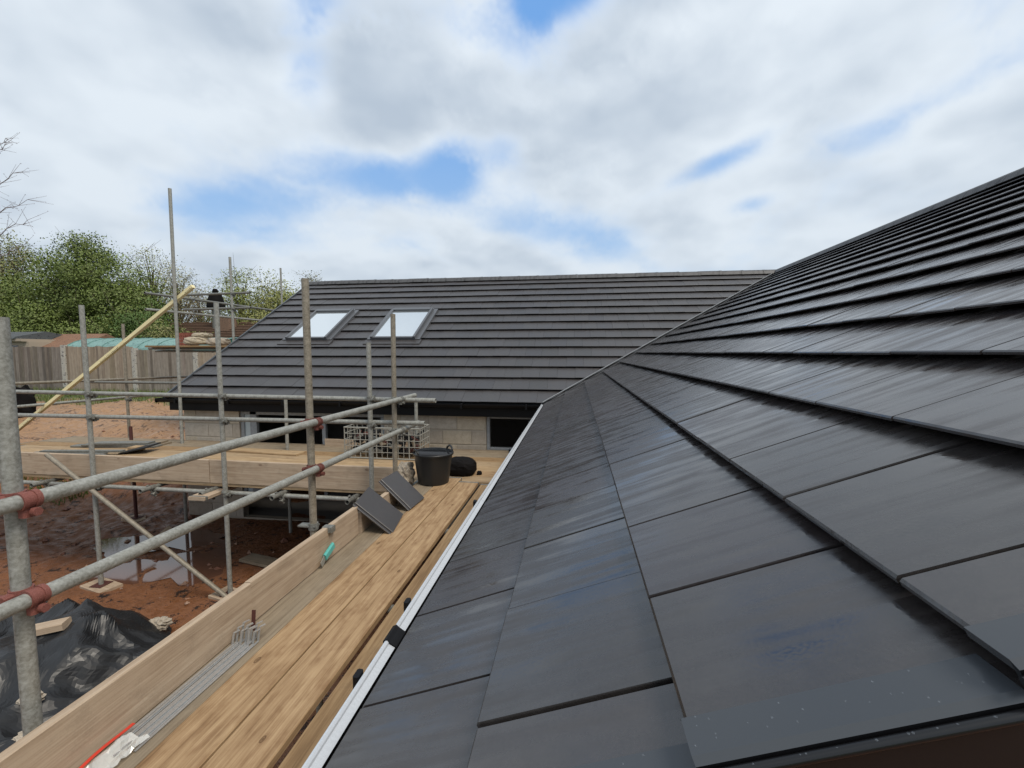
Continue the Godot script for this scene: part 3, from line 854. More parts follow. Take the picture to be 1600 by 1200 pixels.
func skylight(_far: Node, T: Transform3D, x0: float, x1: float, s0: float, s1: float, pm: Material, house: Node) -> void:
	var bar := func(mb: MB, sa: float, xa: float, sb: float, xb: float, h0: float, h1: float) -> void:
		var c := []
		for q in [[sa, h0, xa], [sb, h0, xa], [sb, h0, xb], [sa, h0, xb], [sa, h1, xa], [sb, h1, xa], [sb, h1, xb], [sa, h1, xb]]: c.append(T * Vector3(q[0], q[1], q[2]))
		mb.quad(c[4], c[7], c[6], c[5]); mb.quad(c[0], c[4], c[5], c[1]); mb.quad(c[3], c[2], c[6], c[7]); mb.quad(c[0], c[3], c[7], c[4]); mb.quad(c[1], c[5], c[6], c[2])
	var w := 0.042
	var f := MB.new()
	bar.call(f, s0, x0, s1, x0 + w, -0.08, 0.075)
	bar.call(f, s0, x1 - w, s1, x1, -0.08, 0.075)
	bar.call(f, s0, x0 + w + 0.001, s0 + 0.045, x1 - w - 0.001, -0.08, 0.058)
	bar.call(f, s1 - 0.09, x0 + w + 0.001, s1 + 0.0, x1 - w - 0.001, -0.08, 0.082)
	var sk := obj("skylight", f, M.frame_grey, house)
	var g := MB.new(); bar.call(g, s0 + 0.046, x0 + w + 0.001, s1 - 0.091, x1 - w - 0.001, 0.034, 0.046); obj("pane", g, M.mirror_glass, sk)
	# flashing: apron below, side soakers, head gutter
	var a := MB.new()
	bar.call(a, s0 - 0.15, x0 - 0.10, s0 - 0.001, x1 + 0.12, -0.03, 0.006)
	obj("apron", a, M.tile_far, sk)
	a = MB.new()
	bar.call(a, s0 - 0.001, x0 - 0.075, s1 + 0.05, x0 - 0.001, -0.03, 0.02)
	bar.call(a, s0 - 0.001, x1 + 0.001, s1 + 0.05, x1 + 0.085, -0.03, 0.02)
	bar.call(a, s1 + 0.001, x0 - 0.001, s1 + 0.07, x1 + 0.001, -0.03, 0.03)
	obj("flashing", a, M.frame_grey, sk)

# ---------------------------------------------------------------- scaffold
func coupler_into(mb: MB, a: Vector3, ad: Vector3, b: Vector3, bd: Vector3, k := 1.0) -> void:
	for e in [[a, ad], [b, bd]]:
		var o: Vector3 = e[0]; var d: Vector3 = (e[1] as Vector3).normalized()
		for w in [-0.017, 0.017]: mb.tube(o + d * (w - 0.0075) * k, o + d * (w + 0.0075) * k, 0.0305 * k, 12)
		mb.tube(o - d * 0.02 * k, o + d * 0.02 * k, 0.0275 * k, 12)
		var out := (b - a).cross(d).normalized()
		if out.length() < 0.5: out = Vector3(1, 0, 0)
		# hinge lug, bolt and nut
		var l := o + out * 0.036 * k
		mb.sweep(MB.rect(0.03 * k, 0.04 * k, 0.006 * k), l - out * 0.012 * k, l + out * 0.018 * k, d)
		var away := (a - b).normalized() if o == a else (b - a).normalized()
		mb.tube(l + away * 0.03 * k, l - away * 0.05 * k, 0.0075 * k, 8)
		mb.tube(l + away * 0.022 * k, l + away * 0.04 * k, 0.014 * k, 6)
	mb.sweep(MB.rect(0.045 * k, 0.045 * k, 0.008 * k), a.lerp(b, 0.35), a.lerp(b, 0.65), ad)

func coupler(root: Node, a: Vector3, ad: Vector3, b: Vector3, bd: Vector3, m: Material) -> void:
	var mb := MB.new(); coupler_into(mb, a, ad, b, bd); obj("coupler", mb, m, root)

func pole(root: Node, called: String, a: Vector3, b: Vector3, m: Material) -> void:
	var mb := MB.new(); mb.tube(a, b, 0.02415, 16, -1, true); obj(called, mb, m, root)

func base_plate(root: Node, at: Vector3) -> void:
	var mb := MB.new(); mb.box(at + Vector3(-0.075, 0.0, -0.075), at + Vector3(0.075, 0.006, 0.075), 0.001); obj("base_plate", mb, M.rusty, root)

func build_near_scaffold() -> void:
	var s := thing("tube_scaffold", "galvanised tube scaffold with two guard rails beside the near walkway", "scaffold", Vector3(-1.785, PIT, -1.12))
	var X := -1.788; var R := -1.735
	for e in [[-1.12, 0.11, M.galv, 0.0], [-2.70, 0.49, M.galv_warm, 0.0], [0.5, 0.6, M.galv, 0.0]]:
		pole(s, "standard", Vector3(X, gh(X, e[0]) + 0.01, e[0]), Vector3(X + e[3], e[1], e[0]), e[2])
		base_plate(s, Vector3(X, gh(X, e[0]) + 0.0, e[0]))
	pole(s, "standard", Vector3(-1.81, -1.62, -4.13), Vector3(-1.80, 0.38, -4.13), M.galv_warm)
	pole(s, "guard_rail", Vector3(R, -0.475, 0.7), Vector3(R, -0.468, -4.52), M.galv)
	pole(s, "guard_rail", Vector3(R, -0.80, 0.7), Vector3(R, -0.785, -4.62), M.galv)
	for z in [-1.12, -2.70]:
		for y in [-0.472, -0.793]:
			coupler(s, Vector3(X, y + 0.0, z), Vector3.UP, Vector3(R, y, z - 0.0), Vector3(0, 0, 1), M.coupler_red if z > -2 else M.coupler_brown)
	for y in [-0.47, -0.787]:
		coupler(s, Vector3(-1.803, y, -4.13), Vector3.UP, Vector3(R, y, -4.13), Vector3(0, 0, 1), M.galv_dark)
	# toe-board clip at the foot of the second standard, ledger and transoms under the boards
	var mb := MB.new()
	mb.tube(Vector3(X, -1.225, -2.70), Vector3(X, -1.18, -2.70), 0.033, 12)
	mb.box(Vector3(X - 0.10, -1.205, -2.73), Vector3(X + 0.03, -1.193, -2.67), 0.002)
	mb.box(Vector3(-1.712, -1.24, -2.735), Vector3(-1.645, -1.198, -2.68), 0.004)
	obj("board_clip", mb, M.galv_dark, s)
	pole(s, "ledger", Vector3(X + 0.053, -1.545, 0.9), Vector3(X + 0.053, -1.545, -3.9), M.galv_dark)
	for z in [0.3, -1.0, -2.3, -3.4]:
		pole(s, "transom", Vector3(-1.95, -1.494, z), Vector3(-0.3, -1.494, z), M.galv_dark)
	for z in [-1.05, -2.6]:
		pole(s, "inner_standard", Vector3(-0.36, gh(-0.36, z), z), Vector3(-0.36, -1.47, z), M.galv_dark)

func build_far_scaffold() -> void:
	var s := thing("tube_scaffold", "galvanised tube scaffold carrying the far walkway along the house wall", "scaffold", Vector3(-3.8, PIT, -4.17))
	var Z := -4.17
	for e in [[-3.80, 0.53, M.galv], [-5.50, 0.53, M.galv], [-2.085, 0.10, M.galv]]:
		var g := gh(e[0], Z)
		pole(s, "standard", Vector3(e[0], g + 0.045, Z), Vector3(e[0] + 0.0, e[1], Z), e[2])
		base_plate(s, Vector3(e[0], g + 0.04, Z))
		for y in [-0.475, -0.742]:
			coupler(s, Vector3(e[0], y, Z), Vector3.UP, Vector3(e[0], y, Z - 0.052), Vector3(1, 0, 0), M.galv_dark)
		coupler(s, Vector3(e[0], -1.56, Z), Vector3.UP, Vector3(e[0], -1.56, Z - 0.052), Vector3(1, 0, 0), M.galv_dark)
	pole(s, "guard_rail", Vector3(-8.9, -0.455, Z - 0.052), Vector3(-1.40, -0.488, Z - 0.052), M.galv)
	pole(s, "guard_rail", Vector3(-8.9, -0.755, Z - 0.052), Vector3(-1.52, -0.725, Z - 0.052), M.galv)
	pole(s, "ledger", Vector3(-9.0, -1.56, Z - 0.052), Vector3(-1.75, -1.56, Z - 0.052), M.galv)
	pole(s, "ledger", Vector3(-9.0, -1.56, -5.97), Vector3(-0.5, -1.56, -5.97), M.galv_dark)
	pole(s, "brace", Vector3(-6.05, -1.18, Z + 0.055), Vector3(-3.78, -2.72, Z + 0.055), M.galv_warm)
	for x in [-7.0, -6.2, -4.75, -4.0, -3.15, -2.3, -1.3]:
		pole(s, "transom", Vector3(x, -1.533, Z + 0.12), Vector3(x, -1.533, -6.25), M.galv_dark)
		coupler(s, Vector3(x, -1.533, Z - 0.02), Vector3(0, 0, 1), Vector3(x + 0.01, -1.585, Z - 0.052), Vector3(1, 0, 0), M.galv_dark)
	# inner standards; one runs up past the eaves at the house corner
	pole(s, "inner_standard", Vector3(-6.28, gh(-6.28, -6.1), -6.07), Vector3(-6.24, 2.53, -6.07), M.galv)
	for x in [-4.29, -2.25]:
		pole(s, "inner_standard", Vector3(x, gh(x, -5.97), -5.90), Vector3(x, -0.70, -5.90), M.galv)
	pole(s, "inner_standard", Vector3(-7.14, gh(-7.14, -6.0) + 0.05, -6.0), Vector3(-7.14, -1.2, -6.0), M.rusty)
	base_plate(s, Vector3(-7.14, gh(-7.14, -6.0) + 0.045, -6.0))
	# timber sole pads under the standards
	for e in [[-5.50, Z, 0.35], [-7.14, -6.0, 0.1], [-3.80, Z, 0.2]]:
		var mb := MB.new()
		var g := gh(e[0], e[1])
		mb.sweep(MB.rect(0.225, 0.045, 0.004), Vector3(e[0] - 0.2, g + 0.015, e[1] - 0.05), Vector3(e[0] + 0.2, g + 0.015, e[1] + 0.05))
		var o := obj("sole_board", mb, M.toe)
		tag(o, ["timber sole board under the standard ahead of the puddle", "timber sole board under the rusty inner standard", "timber sole board under the standard by the dark undercroft"][[-5.50, -7.14, -3.80].find(e[0])], "board")

func build_gable_scaffold() -> void:
	var s := thing("tube_scaffold", "thin tube scaffold standing beyond the gable end of the far roof", "scaffold", Vector3(-7.9, -1.7, -8.0))
	var X := -7.9
	pole(s, "standard", Vector3(-6.93, gh(-7.0, -8.0), -8.0), Vector3(-6.93, 1.92, -8.0), M.galv)
	pole(s, "standard", Vector3(-8.0, gh(-8.0, -11.0), -11.0), Vector3(-8.0, 2.3, -11.0), M.galv)
	pole(s, "standard", Vector3(-8.37, gh(-8.37, -7.0), -7.0), Vector3(-8.35, 0.53, -7.0), M.galv_warm)
	for y in [1.10, 0.80]:
		pole(s, "guard_rail", Vector3(X, y, -7.05), Vector3(X, y + 0.01, -11.4), M.galv_dark if y > 1 else M.galv)
		pole(s, "cross_rail", Vector3(-8.1, y + 0.09, -8.05), Vector3(-6.55, y + 0.11, -8.05), M.galv_dark)
	pole(s, "ledger", Vector3(-9.0, 0.085, -8.05), Vector3(-6.95, 0.075, -8.05), M.galv_dark)
	pole(s, "ledger", Vector3(-9.0, 0.03, -8.2), Vector3(-6.95, 0.02, -8.2), M.galv_dark)
	pole(s, "guard_rail", Vector3(-9.0, -0.50, -5.6), Vector3(-9.0, -0.57, -9.0), M.galv_warm)
	pole(s, "guard_rail", Vector3(-9.0, -0.88, -5.6), Vector3(-9.0, -0.91, -7.9), M.galv)
	for z in [-7.0, -9.5]: pole(s, "transom", Vector3(-9.1, -0.56, z + 0.05), Vector3(-6.95, -0.56, z + 0.05), M.galv_dark)
	for e in [[-6.93, 1.19, -8.0], [-6.93, 0.89, -8.0], [-6.93, 0.08, -8.0]]:
		coupler(s, Vector3(e[0], e[1], e[2]), Vector3.UP, Vector3(e[0], e[1], e[2] - 0.05), Vector3(1, 0, 0), M.galv_dark)
	for y in [-1.2]:
		coupler(s, Vector3(-8.37, y + 0.32, -7.0), Vector3.UP, Vector3(-8.37, y + 0.32, -7.05), Vector3(1, 0, 0), M.galv_dark)
	# loading bay: boards with materials stacked on them
	var mb := MB.new()
	for k in 5: mb.box(Vector3(-8.9, 0.105, -8.1 - k * 0.23), Vector3(-6.95, 0.143, -7.88 - k * 0.23), 0.003)
	var o := obj("loading_platform", mb, M.wood_brown); tag(o, "dark boarded loading platform on the scaffold behind the gable", "platform")
	mb = MB.new()
	var t := thing("brick_stack", "small stack of red bricks on the platform behind the gable", "bricks", Vector3(-8.35, 0.145, -8.3))
	for r in 4:
		for q in 3:
			var bb := MB.new(); bb.box(Vector3(-8.5 + q * 0.11, 0.145 + r * 0.07, -8.45), Vector3(-8.397 + q * 0.11, 0.21 + r * 0.07, -8.235), 0.004)
			obj("brick", bb, M.brick_red, t)
	var k := 0
	for e in [[Vector3(-8.0, 0.24, -8.25), Vector3(0.26, 0.10, 0.18), "flat cream paper sack beside the red brick stack"], [Vector3(-7.92, 0.365, -8.28), Vector3(0.2, 0.055, 0.15), "cream paper sack lying on top of another behind the gable"], [Vector3(-7.5, 0.22, -8.25), Vector3(0.22, 0.09, 0.18), "tan sack slumped by the edge of the far roof"]]:
		blob_thing("paper_sack", e[2], "sack", e[0], e[1], M.cream if k < 2 else M.stone, 40 + k, 0.18, "sacks on the loading platform")
		k += 1

func blob_into(mb: MB, o: Vector3, r: Vector3, seed_: int, amp: float, freq := 2.2) -> void:
	var f := FastNoiseLite.new(); f.seed = seed_; f.frequency = freq; f.fractal_octaves = 3
	var A := 20; var B := 12
	var pt := func(i: int, j: int) -> Vector3:
		var a := TAU * (i % A) / A; var b := PI * j / B - PI / 2
		var d := Vector3(cos(b) * cos(a), sin(b), cos(b) * sin(a))
		d = Vector3(sign(d.x) * pow(absf(d.x), 0.75), sign(d.y) * pow(absf(d.y), 0.8), sign(d.z) * pow(absf(d.z), 0.75))
		d *= 1.0 + amp * f.get_noise_3dv(d)
		if d.y < -0.75: d.y = -0.75
		return o + d * r
	for i in A:
		for j in B:
			mb.quad(pt.call(i, j), pt.call(i, j + 1), pt.call(i + 1, j + 1), pt.call(i + 1, j))

func blob_thing(called: String, label: String, category: String, o: Vector3, r: Vector3, m: Material, seed_: int, amp: float, group := "") -> void:
	var mb := MB.new(); blob_into(mb, Vector3.ZERO, r, seed_, amp)
	var n := obj(called, mb, m); n.position = o
	tag(n, label, category, group)

# ---------------------------------------------------------------- boards
func board(label: String, a: Vector3, b: Vector3, w: float, h: float, m: Material, up := Vector3.UP, called := "scaffold_board", group := "", band := true) -> Node3D:
	# a, b: ends of the centre line; a metal band is nailed round each end
	var t := thing(called, label, "board", (a + b) / 2, group)
	var mb := MB.new()
	mb.sweep(MB.rect(w, h, 0.004), a, b, up, false, Vector2(rng.randf() * 7, rng.randf() * 7))
	obj("plank", mb, m, t)
	if band:
		var d := (b - a).normalized()
		for e in [a + d * 0.012, b - d * 0.042]:
			var bb := MB.new(); bb.sweep(MB.rect(w + 0.003, h + 0.003, 0.004), e, e + d * 0.03, up); obj("end_band", bb, M.galv_dark, t)
	return t

func build_boards() -> void:
	var y := DECK - 0.019
	var gn_ := "boards of the near walkway"
	board("weathered grey-brown walkway board against the near toe boards", Vector3(-1.608, y, 1.1), Vector3(-1.608, y, -4.70), 0.2205, 0.038, M.wood_grey, Vector3.UP, "scaffold_board", gn_)
	board("tan walkway board second from the near toe boards", Vector3(-1.381, y + 0.004, 1.0), Vector3(-1.381, y + 0.004, -4.74), 0.2205, 0.038, M.wood_wet, Vector3.UP, "scaffold_board", gn_)
	board("wet-stained brown walkway board beside the dark gap", Vector3(-1.153, y + 0.002, 1.05), Vector3(-1.153, y + 0.002, -4.60), 0.2205, 0.038, M.wood_wet, Vector3.UP, "scaffold_board", gn_)
	board("brown walkway board running just below the white gutter edge", Vector3(-0.893, y - 0.002, 1.1), Vector3(-0.893, y - 0.002, -4.55), 0.225, 0.038, M.wood_brown, Vector3.UP, "scaffold_board", gn_)
	board("innermost near walkway board hidden mostly under the gutter", Vector3(-0.66, y, 1.1), Vector3(-0.66, y, -4.5), 0.225, 0.038, M.wood_grey, Vector3.UP, "scaffold_board", gn_)
	var g2 := "toe boards standing on edge"
	board("pale stained toe board standing on edge nearest the camera", Vector3(-1.683, DECK + 0.1155, 1.0), Vector3(-1.683, DECK + 0.1155, -1.96), 0.038, 0.227, M.toe, Vector3.UP, "toe_board", g2, false)
	board("pinkish toe board on edge ending at the leaning tiles", Vector3(-1.690, DECK + 0.1155, -1.968), Vector3(-1.690, DECK + 0.1155, -3.10), 0.038, 0.225, M.toe, Vector3.UP, "toe_board", g2, false)
	# far walkway
	var g3 := "boards of the far walkway"
	var fy := FDECK - 0.019
	var labels := ["outermost board of the far walkway, behind its toe board", "second board of the far walkway, counted from its toe board", "third board of the far walkway, counted from its toe board", "fourth board of the far walkway, counted from its toe board", "fifth board of the far walkway, carrying the wire crate", "sixth board of the far walkway, under the wire crate", "seventh board of the far walkway, close to the wall", "eighth board of the far walkway, next to the last", "far walkway board right against the block wall"]
	var mats: Array = [M.wood, M.wood_pale, M.wood, M.wood_wet, M.wood_pale, M.wood, M.wood_brown, M.wood_grey, M.wood_grey_wet]
	for k in 9:
		var z := -4.375 - k * 0.232
		board(labels[k], Vector3(-8.9 + 0.1 * (k % 3), fy + rng.randf_range(-0.004, 0.004), z), Vector3(-0.42 if k > 1 else -1.75, fy, z), 0.225, 0.038, mats[k], Vector3.UP, "scaffold_board", g3)
	board("long pale toe board along the far walkway nearer the house corner", Vector3(-4.06, -1.338, -4.272), Vector3(-1.87, -1.345, -4.272), 0.038, 0.262, M.toe, Vector3.UP, "toe_board", g2, false)
	board("long brownish toe board along the far walkway before the soil bank", Vector3(-8.9, -1.335, -4.272), Vector3(-4.07, -1.337, -4.272), 0.038, 0.262, M.toe, Vector3.UP, "toe_board", g2, false)
	board("short board stub poking out under the far toe board", Vector3(-3.98, -1.556, -3.98), Vector3(-3.98, -1.556, -4.9), 0.20, 0.038, M.toe, Vector3.UP, "board_offcut", "")
	board("fascia plank leaning flat against the wall behind the crate", Vector3(-3.9, -1.43, -6.27), Vector3(-2.2, -1.43, -6.27), 0.03, 0.14, M.toe, Vector3.UP, "wall_plank", "", false)
	# pale offcut boards on the far deck
	board("fresh pale offcut lying on the far walkway by the inner post", Vector3(-5.1, FDECK + 0.014, -5.75), Vector3(-3.9, FDECK + 0.014, -5.65), 0.2, 0.025, M.wood_pale, Vector3.UP, "board_offcut", "", false)

# ---------------------------------------------------------------- loose things
func loose_tile(label: String, foot: Vector3, head: Vector3, width: float, yaw: float) -> void:
	var t := thing("loose_roof_tile", label, "roof tile", foot, "loose tiles leaning on the toe board")
	var along := (head - foot)
	var acr := Vector3(0, 0, -1).rotated(Vector3.UP, yaw)
	var up := acr.cross(along).normalized()
	if up.y < 0: up = -up
	var a := foot + up * 0.013; var b := head + up * 0.013
	var mb := MB.new()
	mb.sweep(MB.rect(width, 0.024, 0.004), a, b, up, false, Vector2(rng.randf() * 4, rng.randf() * 4))
	obj("slab", mb, M.tile_far, t)
	# interlock rebate along one side and nibs on the underside at the head
	var sd := along.normalized().cross(up).normalized()
	mb = MB.new(); mb.sweep(MB.rect(0.028, 0.012, 0.002), a - sd * (width / 2 + 0.0145) - up * 0.005, b - sd * (width / 2 + 0.0145) - up * 0.005, up); obj("interlock", mb, M.tile_far, t)
	mb = MB.new()
	for q in [-0.09, 0.09]: mb.sweep(MB.rect(0.04, 0.014, 0.003), b - along.normalized() * 0.03 + sd * q - up * 0.0195, b - along.normalized() * 0.005 + sd * q - up * 0.0195, up)
	obj("nibs", mb, M.tile_far, t)

func build_loose_things() -> void:
	loose_tile("loose dark roof tile leaning on the toe board, nearer the teal handle", Vector3(-1.455, DECK + 0.002, -3.33), Vector3(-1.735, -1.18, -3.27), 0.325, 0.05)
	loose_tile("loose dark roof tile leaning beside the black trug", Vector3(-1.465, DECK + 0.002, -3.81), Vector3(-1.752, -1.178, -3.83), 0.30, -0.08)
	# timber block propping the second tile
	var mb := MB.new(); mb.sweep(MB.rect(0.045, 0.163, 0.004), Vector3(-1.682, DECK + 0.083, -3.13), Vector3(-1.682, DECK + 0.083, -4.02), Vector3.UP, false, Vector2(3, 2))
	var o := obj("timber_block", mb, M.toe); tag(o, "pale timber on edge behind the two leaning tiles", "timber")
	# flexible trug full of water
	var c := Vector3(-1.535, DECK + 0.002, -4.52)
	var t := thing("builders_trug", "black flexible trug brimming with water on the walkway", "bucket", c)
	mb = MB.new()
	mb.lathe(c, [Vector2(0.0, 0.0), Vector2(0.158, 0.0), Vector2(0.167, 0.012), Vector2(0.183, 0.12), Vector2(0.198, 0.24), Vector2(0.209, 0.315), Vector2(0.221, 0.318), Vector2(0.223, 0.335), Vector2(0.216, 0.342), Vector2(0.207, 0.338), Vector2(0.19, 0.22)], 36, 0.035)
	obj("tub", mb, M.trug, t)
	mb = MB.new(); mb.lathe(c, [Vector2(0.2065, 0.331), Vector2(0.0, 0.331)], 36, 0.035); obj("water", mb, M.water, t)
	for sg in [-1.0, 1.0]:
		mb = MB.new()
		var pv := Vector3.ZERO
		for k in 9:
			var a := PI * k / 8
			var q := c + Vector3(sg * (0.19 + 0.012 * sin(a)), 0.33 + 0.055 * sin(a), -cos(a) * 0.075).rotated(Vector3.UP, 0.0) 
			q = c + (q - c).rotated(Vector3.UP, 0.7)
			if k > 0: mb.tube(pv, q, 0.011, 8)
			pv = q
		obj("handle", mb, M.trug, t)
	blob_thing("rubble_sack", "black sack slumped on the far walkway behind the trug", "sack", Vector3(-1.36, FDECK + 0.085, -5.02), Vector3(0.19, 0.12, 0.15), M.sack, 71, 0.10)
	blob_thing("stone_lump", "small dark lump on the boards beside the black sack", "stone", Vector3(-1.13, FDECK + 0.02, -5.02), Vector3(0.03, 0.025, 0.03), M.sack, 72, 0.3)
	blob_thing("paper_sack", "crumpled tan sack wedged between the trug and the corner post", "sack", Vector3(-1.84, DECK + 0.085, -4.46), Vector3(0.085, 0.125, 0.13), M.stone, 73, 0.5)
	# wire crate: welded mesh on four sides and floor, offcuts inside
	t = thing("wire_crate", "pale wire mesh crate full of offcuts standing by the wall", "crate", Vector3(-2.62, FDECK, -5.72))
	var x0 := -3.17; var x1 := -2.07; var y0 := FDECK + 0.012; var y1 := -1.035; var z0 := -5.92; var z1 := -5.56
	for e in [[z1, "front_mesh"], [z0, "back_mesh"]]:
		mb = MB.new()
		for k in 15: mb.tube(Vector3(lerpf(x0, x1, k / 14.0), y0, e[0]), Vector3(lerpf(x0, x1, k / 14.0) + rng.randf_range(-0.006, 0.006), y1, e[0]), 0.005 if k % 3 else 0.009, 6)
		for k in 6: mb.tube(Vector3(x0, lerpf(y0, y1, k / 5.0), e[0] + 0.005), Vector3(x1, lerpf(y0, y1, k / 5.0), e[0] + 0.005), 0.005 if k % 5 else 0.011, 6)
		obj(e[1], mb, M.wire, t)
	for e in [x0, x1]:
		mb = MB.new()
		for k in 5: mb.tube(Vector3(e, y0, lerpf(z0, z1, k / 4.0)), Vector3(e, y1, lerpf(z0, z1, k / 4.0)), 0.006, 6)
		for k in 6: mb.tube(Vector3(e, lerpf(y0, y1, k / 5.0), z0), Vector3(e, lerpf(y0, y1, k / 5.0), z1), 0.006, 6)
		obj("side_mesh", mb, M.wire, t)
	for k in 90:
		var a := Vector3(rng.randf_range(x0 + 0.08, x1 - 0.08), rng.randf_range(y0 + 0.03, y1 - 0.1), rng.randf_range(z0 + 0.05, z1 - 0.05))
		var d := Vector3(rng.randf_range(-1, 1), rng.randf_range(-0.5, 0.6), rng.randf_range(-0.5, 0.5)).normalized() * 0.14
		var b := a + d
		b = Vector3(clampf(b.x, x0 + 0.05, x1 - 0.05), clampf(b.y, y0 + 0.03, y1 - 0.03), clampf(b.z, z0 + 0.04, z1 - 0.04))
		mb = MB.new(); mb.sweep(MB.rect(rng.randf_range(0.03, 0.09), 0.03, 0.002), a, b)
		obj("offcut", mb, [M.felt, M.rusty, M.felt, M.galv_dark, M.felt, M.wood_grey][k % 6], t)
	# teal plastic handle propped on the toe board
	t = thing("scraper", "teal plastic handle lying against the inside of the toe board", "tool", Vector3(-1.645, DECK, -2.66))
	mb = MB.new(); mb.sweep(MB.rect(0.024, 0.05, 0.008), Vector3(-1.648, -1.372, -2.60), Vector3(-1.652, -1.335, -2.71)); obj("handle", mb, M.teal, t)
	mb = MB.new(); mb.sweep(MB.rect(0.004, 0.045, 0.001), Vector3(-1.642, -1.40, -2.55), Vector3(-1.648, -1.372, -2.60)); obj("blade", mb, M.wire, t)
	# bundle of galvanised straps with turned-up ends
	t = thing("strap_bundle", "bundle of galvanised metal straps with bent-up ends beside the toe board", "metal straps", Vector3(-1.60, DECK, -1.6))
	for k in 11:
		mb = MB.new()
		var xx := -1.655 + k * 0.0105 + rng.randf_range(-0.004, 0.004)
		var yy := DECK + 0.004 + 0.0022 * (k % 3)
		var ze := -1.80 - 0.02 * (k % 4) 
		var zs := -1.27 + 0.03 * (k % 3)
		var p := [Vector3(xx, yy, zs), Vector3(xx + 0.01, yy, ze), Vector3(xx + 0.012, yy + 0.055 + 0.012 * (k % 3), ze - 0.012), Vector3(xx + 0.03, yy + 0.06 + 0.012 * (k % 3), ze - 0.03)]
		mb.sweep(MB.rect(0.0098, 0.003), p[0], p[1])
		mb.sweep(MB.rect(0.0098, 0.003), p[1], p[2], Vector3(0, 0.2, 1))
		mb.sweep(MB.rect(0.0098, 0.003), p[2], p[3])
		obj("strap", mb, M.zinc, t)
	mb = MB.new(); mb.sweep(MB.rect(0.02, 0.004), Vector3(-1.595, DECK + 0.03, -1.88), Vector3(-1.603, DECK + 0.125, -1.90), Vector3(0, 0, 1)); obj("hook", mb, M.rusty, t)
	# torn plastic wrapping and red strapping
	mb = MB.new(); 
	var fz := FastNoiseLite.new(); fz.seed = 6; fz.frequency = 14
	var g := func(i: int, j: int) -> Vector3:
		var x := -1.64 + i * 0.010 + 0.006 * fz.get_noise_2d(j * 0.05, 3); var z := -1.29 + j * 0.014
		return Vector3(x, DECK + 0.012 + 0.022 * absf(fz.get_noise_2d(x, z)) + 0.012 * sin(i * 0.9), z)
	for i in 10:
		for j in 24: mb.quad(g.call(i, j), g.call(i, j + 1), g.call(i + 1, j + 1), g.call(i + 1, j))
	o = obj("plastic_wrap", mb, M.clear_wrap); tag(o, "crumpled clear plastic wrap beside the red strap", "plastic wrap")
	mb = MB.new()
	var pv2 := Vector3(-1.628, DECK + 0.04, -1.31)
	for k in 12:
		var q := Vector3(-1.628 + 0.002 * sin(k * 1.3), DECK + 0.04 + 0.006 * sin(k * 0.9), -1.31 + 0.035 * (k + 1))
		mb.sweep(MB.rect(0.013, 0.002), pv2, q); pv2 = q
	o = obj("red_strap", mb, M.red_strap); tag(o, "narrow red plastic strap lying by the toe board", "strap")
	# stack of slates and battens left on the far deck
	var sl := thing("timber_stack", "low stack of grey-purple planks by the house corner", "timber", Vector3(-6.9, FDECK, -5.95))
	for k in 5:
		mb = MB.new(); mb.sweep(MB.rect(0.16, 0.024, 0.002), Vector3(-7.75 + k * 0.1, FDECK + 0.014 + 0.026 * (k / 2), -5.65 - (k % 2) * 0.2), Vector3(-6.42 - k * 0.03, FDECK + 0.014 + 0.026 * (k / 2), -5.80 - (k % 2) * 0.19)); obj("plank", mb, M.wood_grey if k % 2 else M.galv_dark, sl)
	sl = thing("timber_stack", "loose dark battens lying on the far walkway before the soil", "timber", Vector3(-7.2, FDECK, -5.2))
	for k in 4:
		mb = MB.new(); mb.sweep(MB.rect(0.07, 0.03, 0.002), Vector3(-7.75 + 0.05 * k, FDECK + 0.017 + (0.031 if k > 2 else 0.0), -5.12 + 0.1 * (k % 3)), Vector3(-6.75 + 0.1 * k, FDECK + 0.017 + (0.031 if k > 2 else 0.0), -5.3 + 0.09 * (k % 3))); obj("batten", mb, M.galv_dark, sl)
	mb = MB.new(); mb.sweep(MB.rect(0.30, 0.02, 0.003), Vector3(-6.55, FDECK + 0.012, -5.42), Vector3(-6.17, FDECK + 0.10, -5.50), Vector3(0.2, 1, 0)); o = obj("slate_piece", mb, M.felt); tag(o, "black slate piece propped on the far walkway", "slate")
	mb = MB.new(); mb.box(Vector3(-6.6, FDECK + 0.001, -5.62), Vector3(-6.45, FDECK + 0.06, -5.48), 0.004); o = obj("timber_block", mb, M.wood_pale); tag(o, "little pale timber block beside the black slate piece", "block")
	# long yellow batten leaning across to the tall pole
	mb = MB.new(); mb.sweep(MB.rect(0.06, 0.055, 0.003), Vector3(-9.75, -1.42, -6.17), Vector3(-5.98, 1.04, -6.13)); o = obj("roof_batten", mb, M.batten); tag(o, "long yellow roofing batten leaning against the tall pole", "batten")

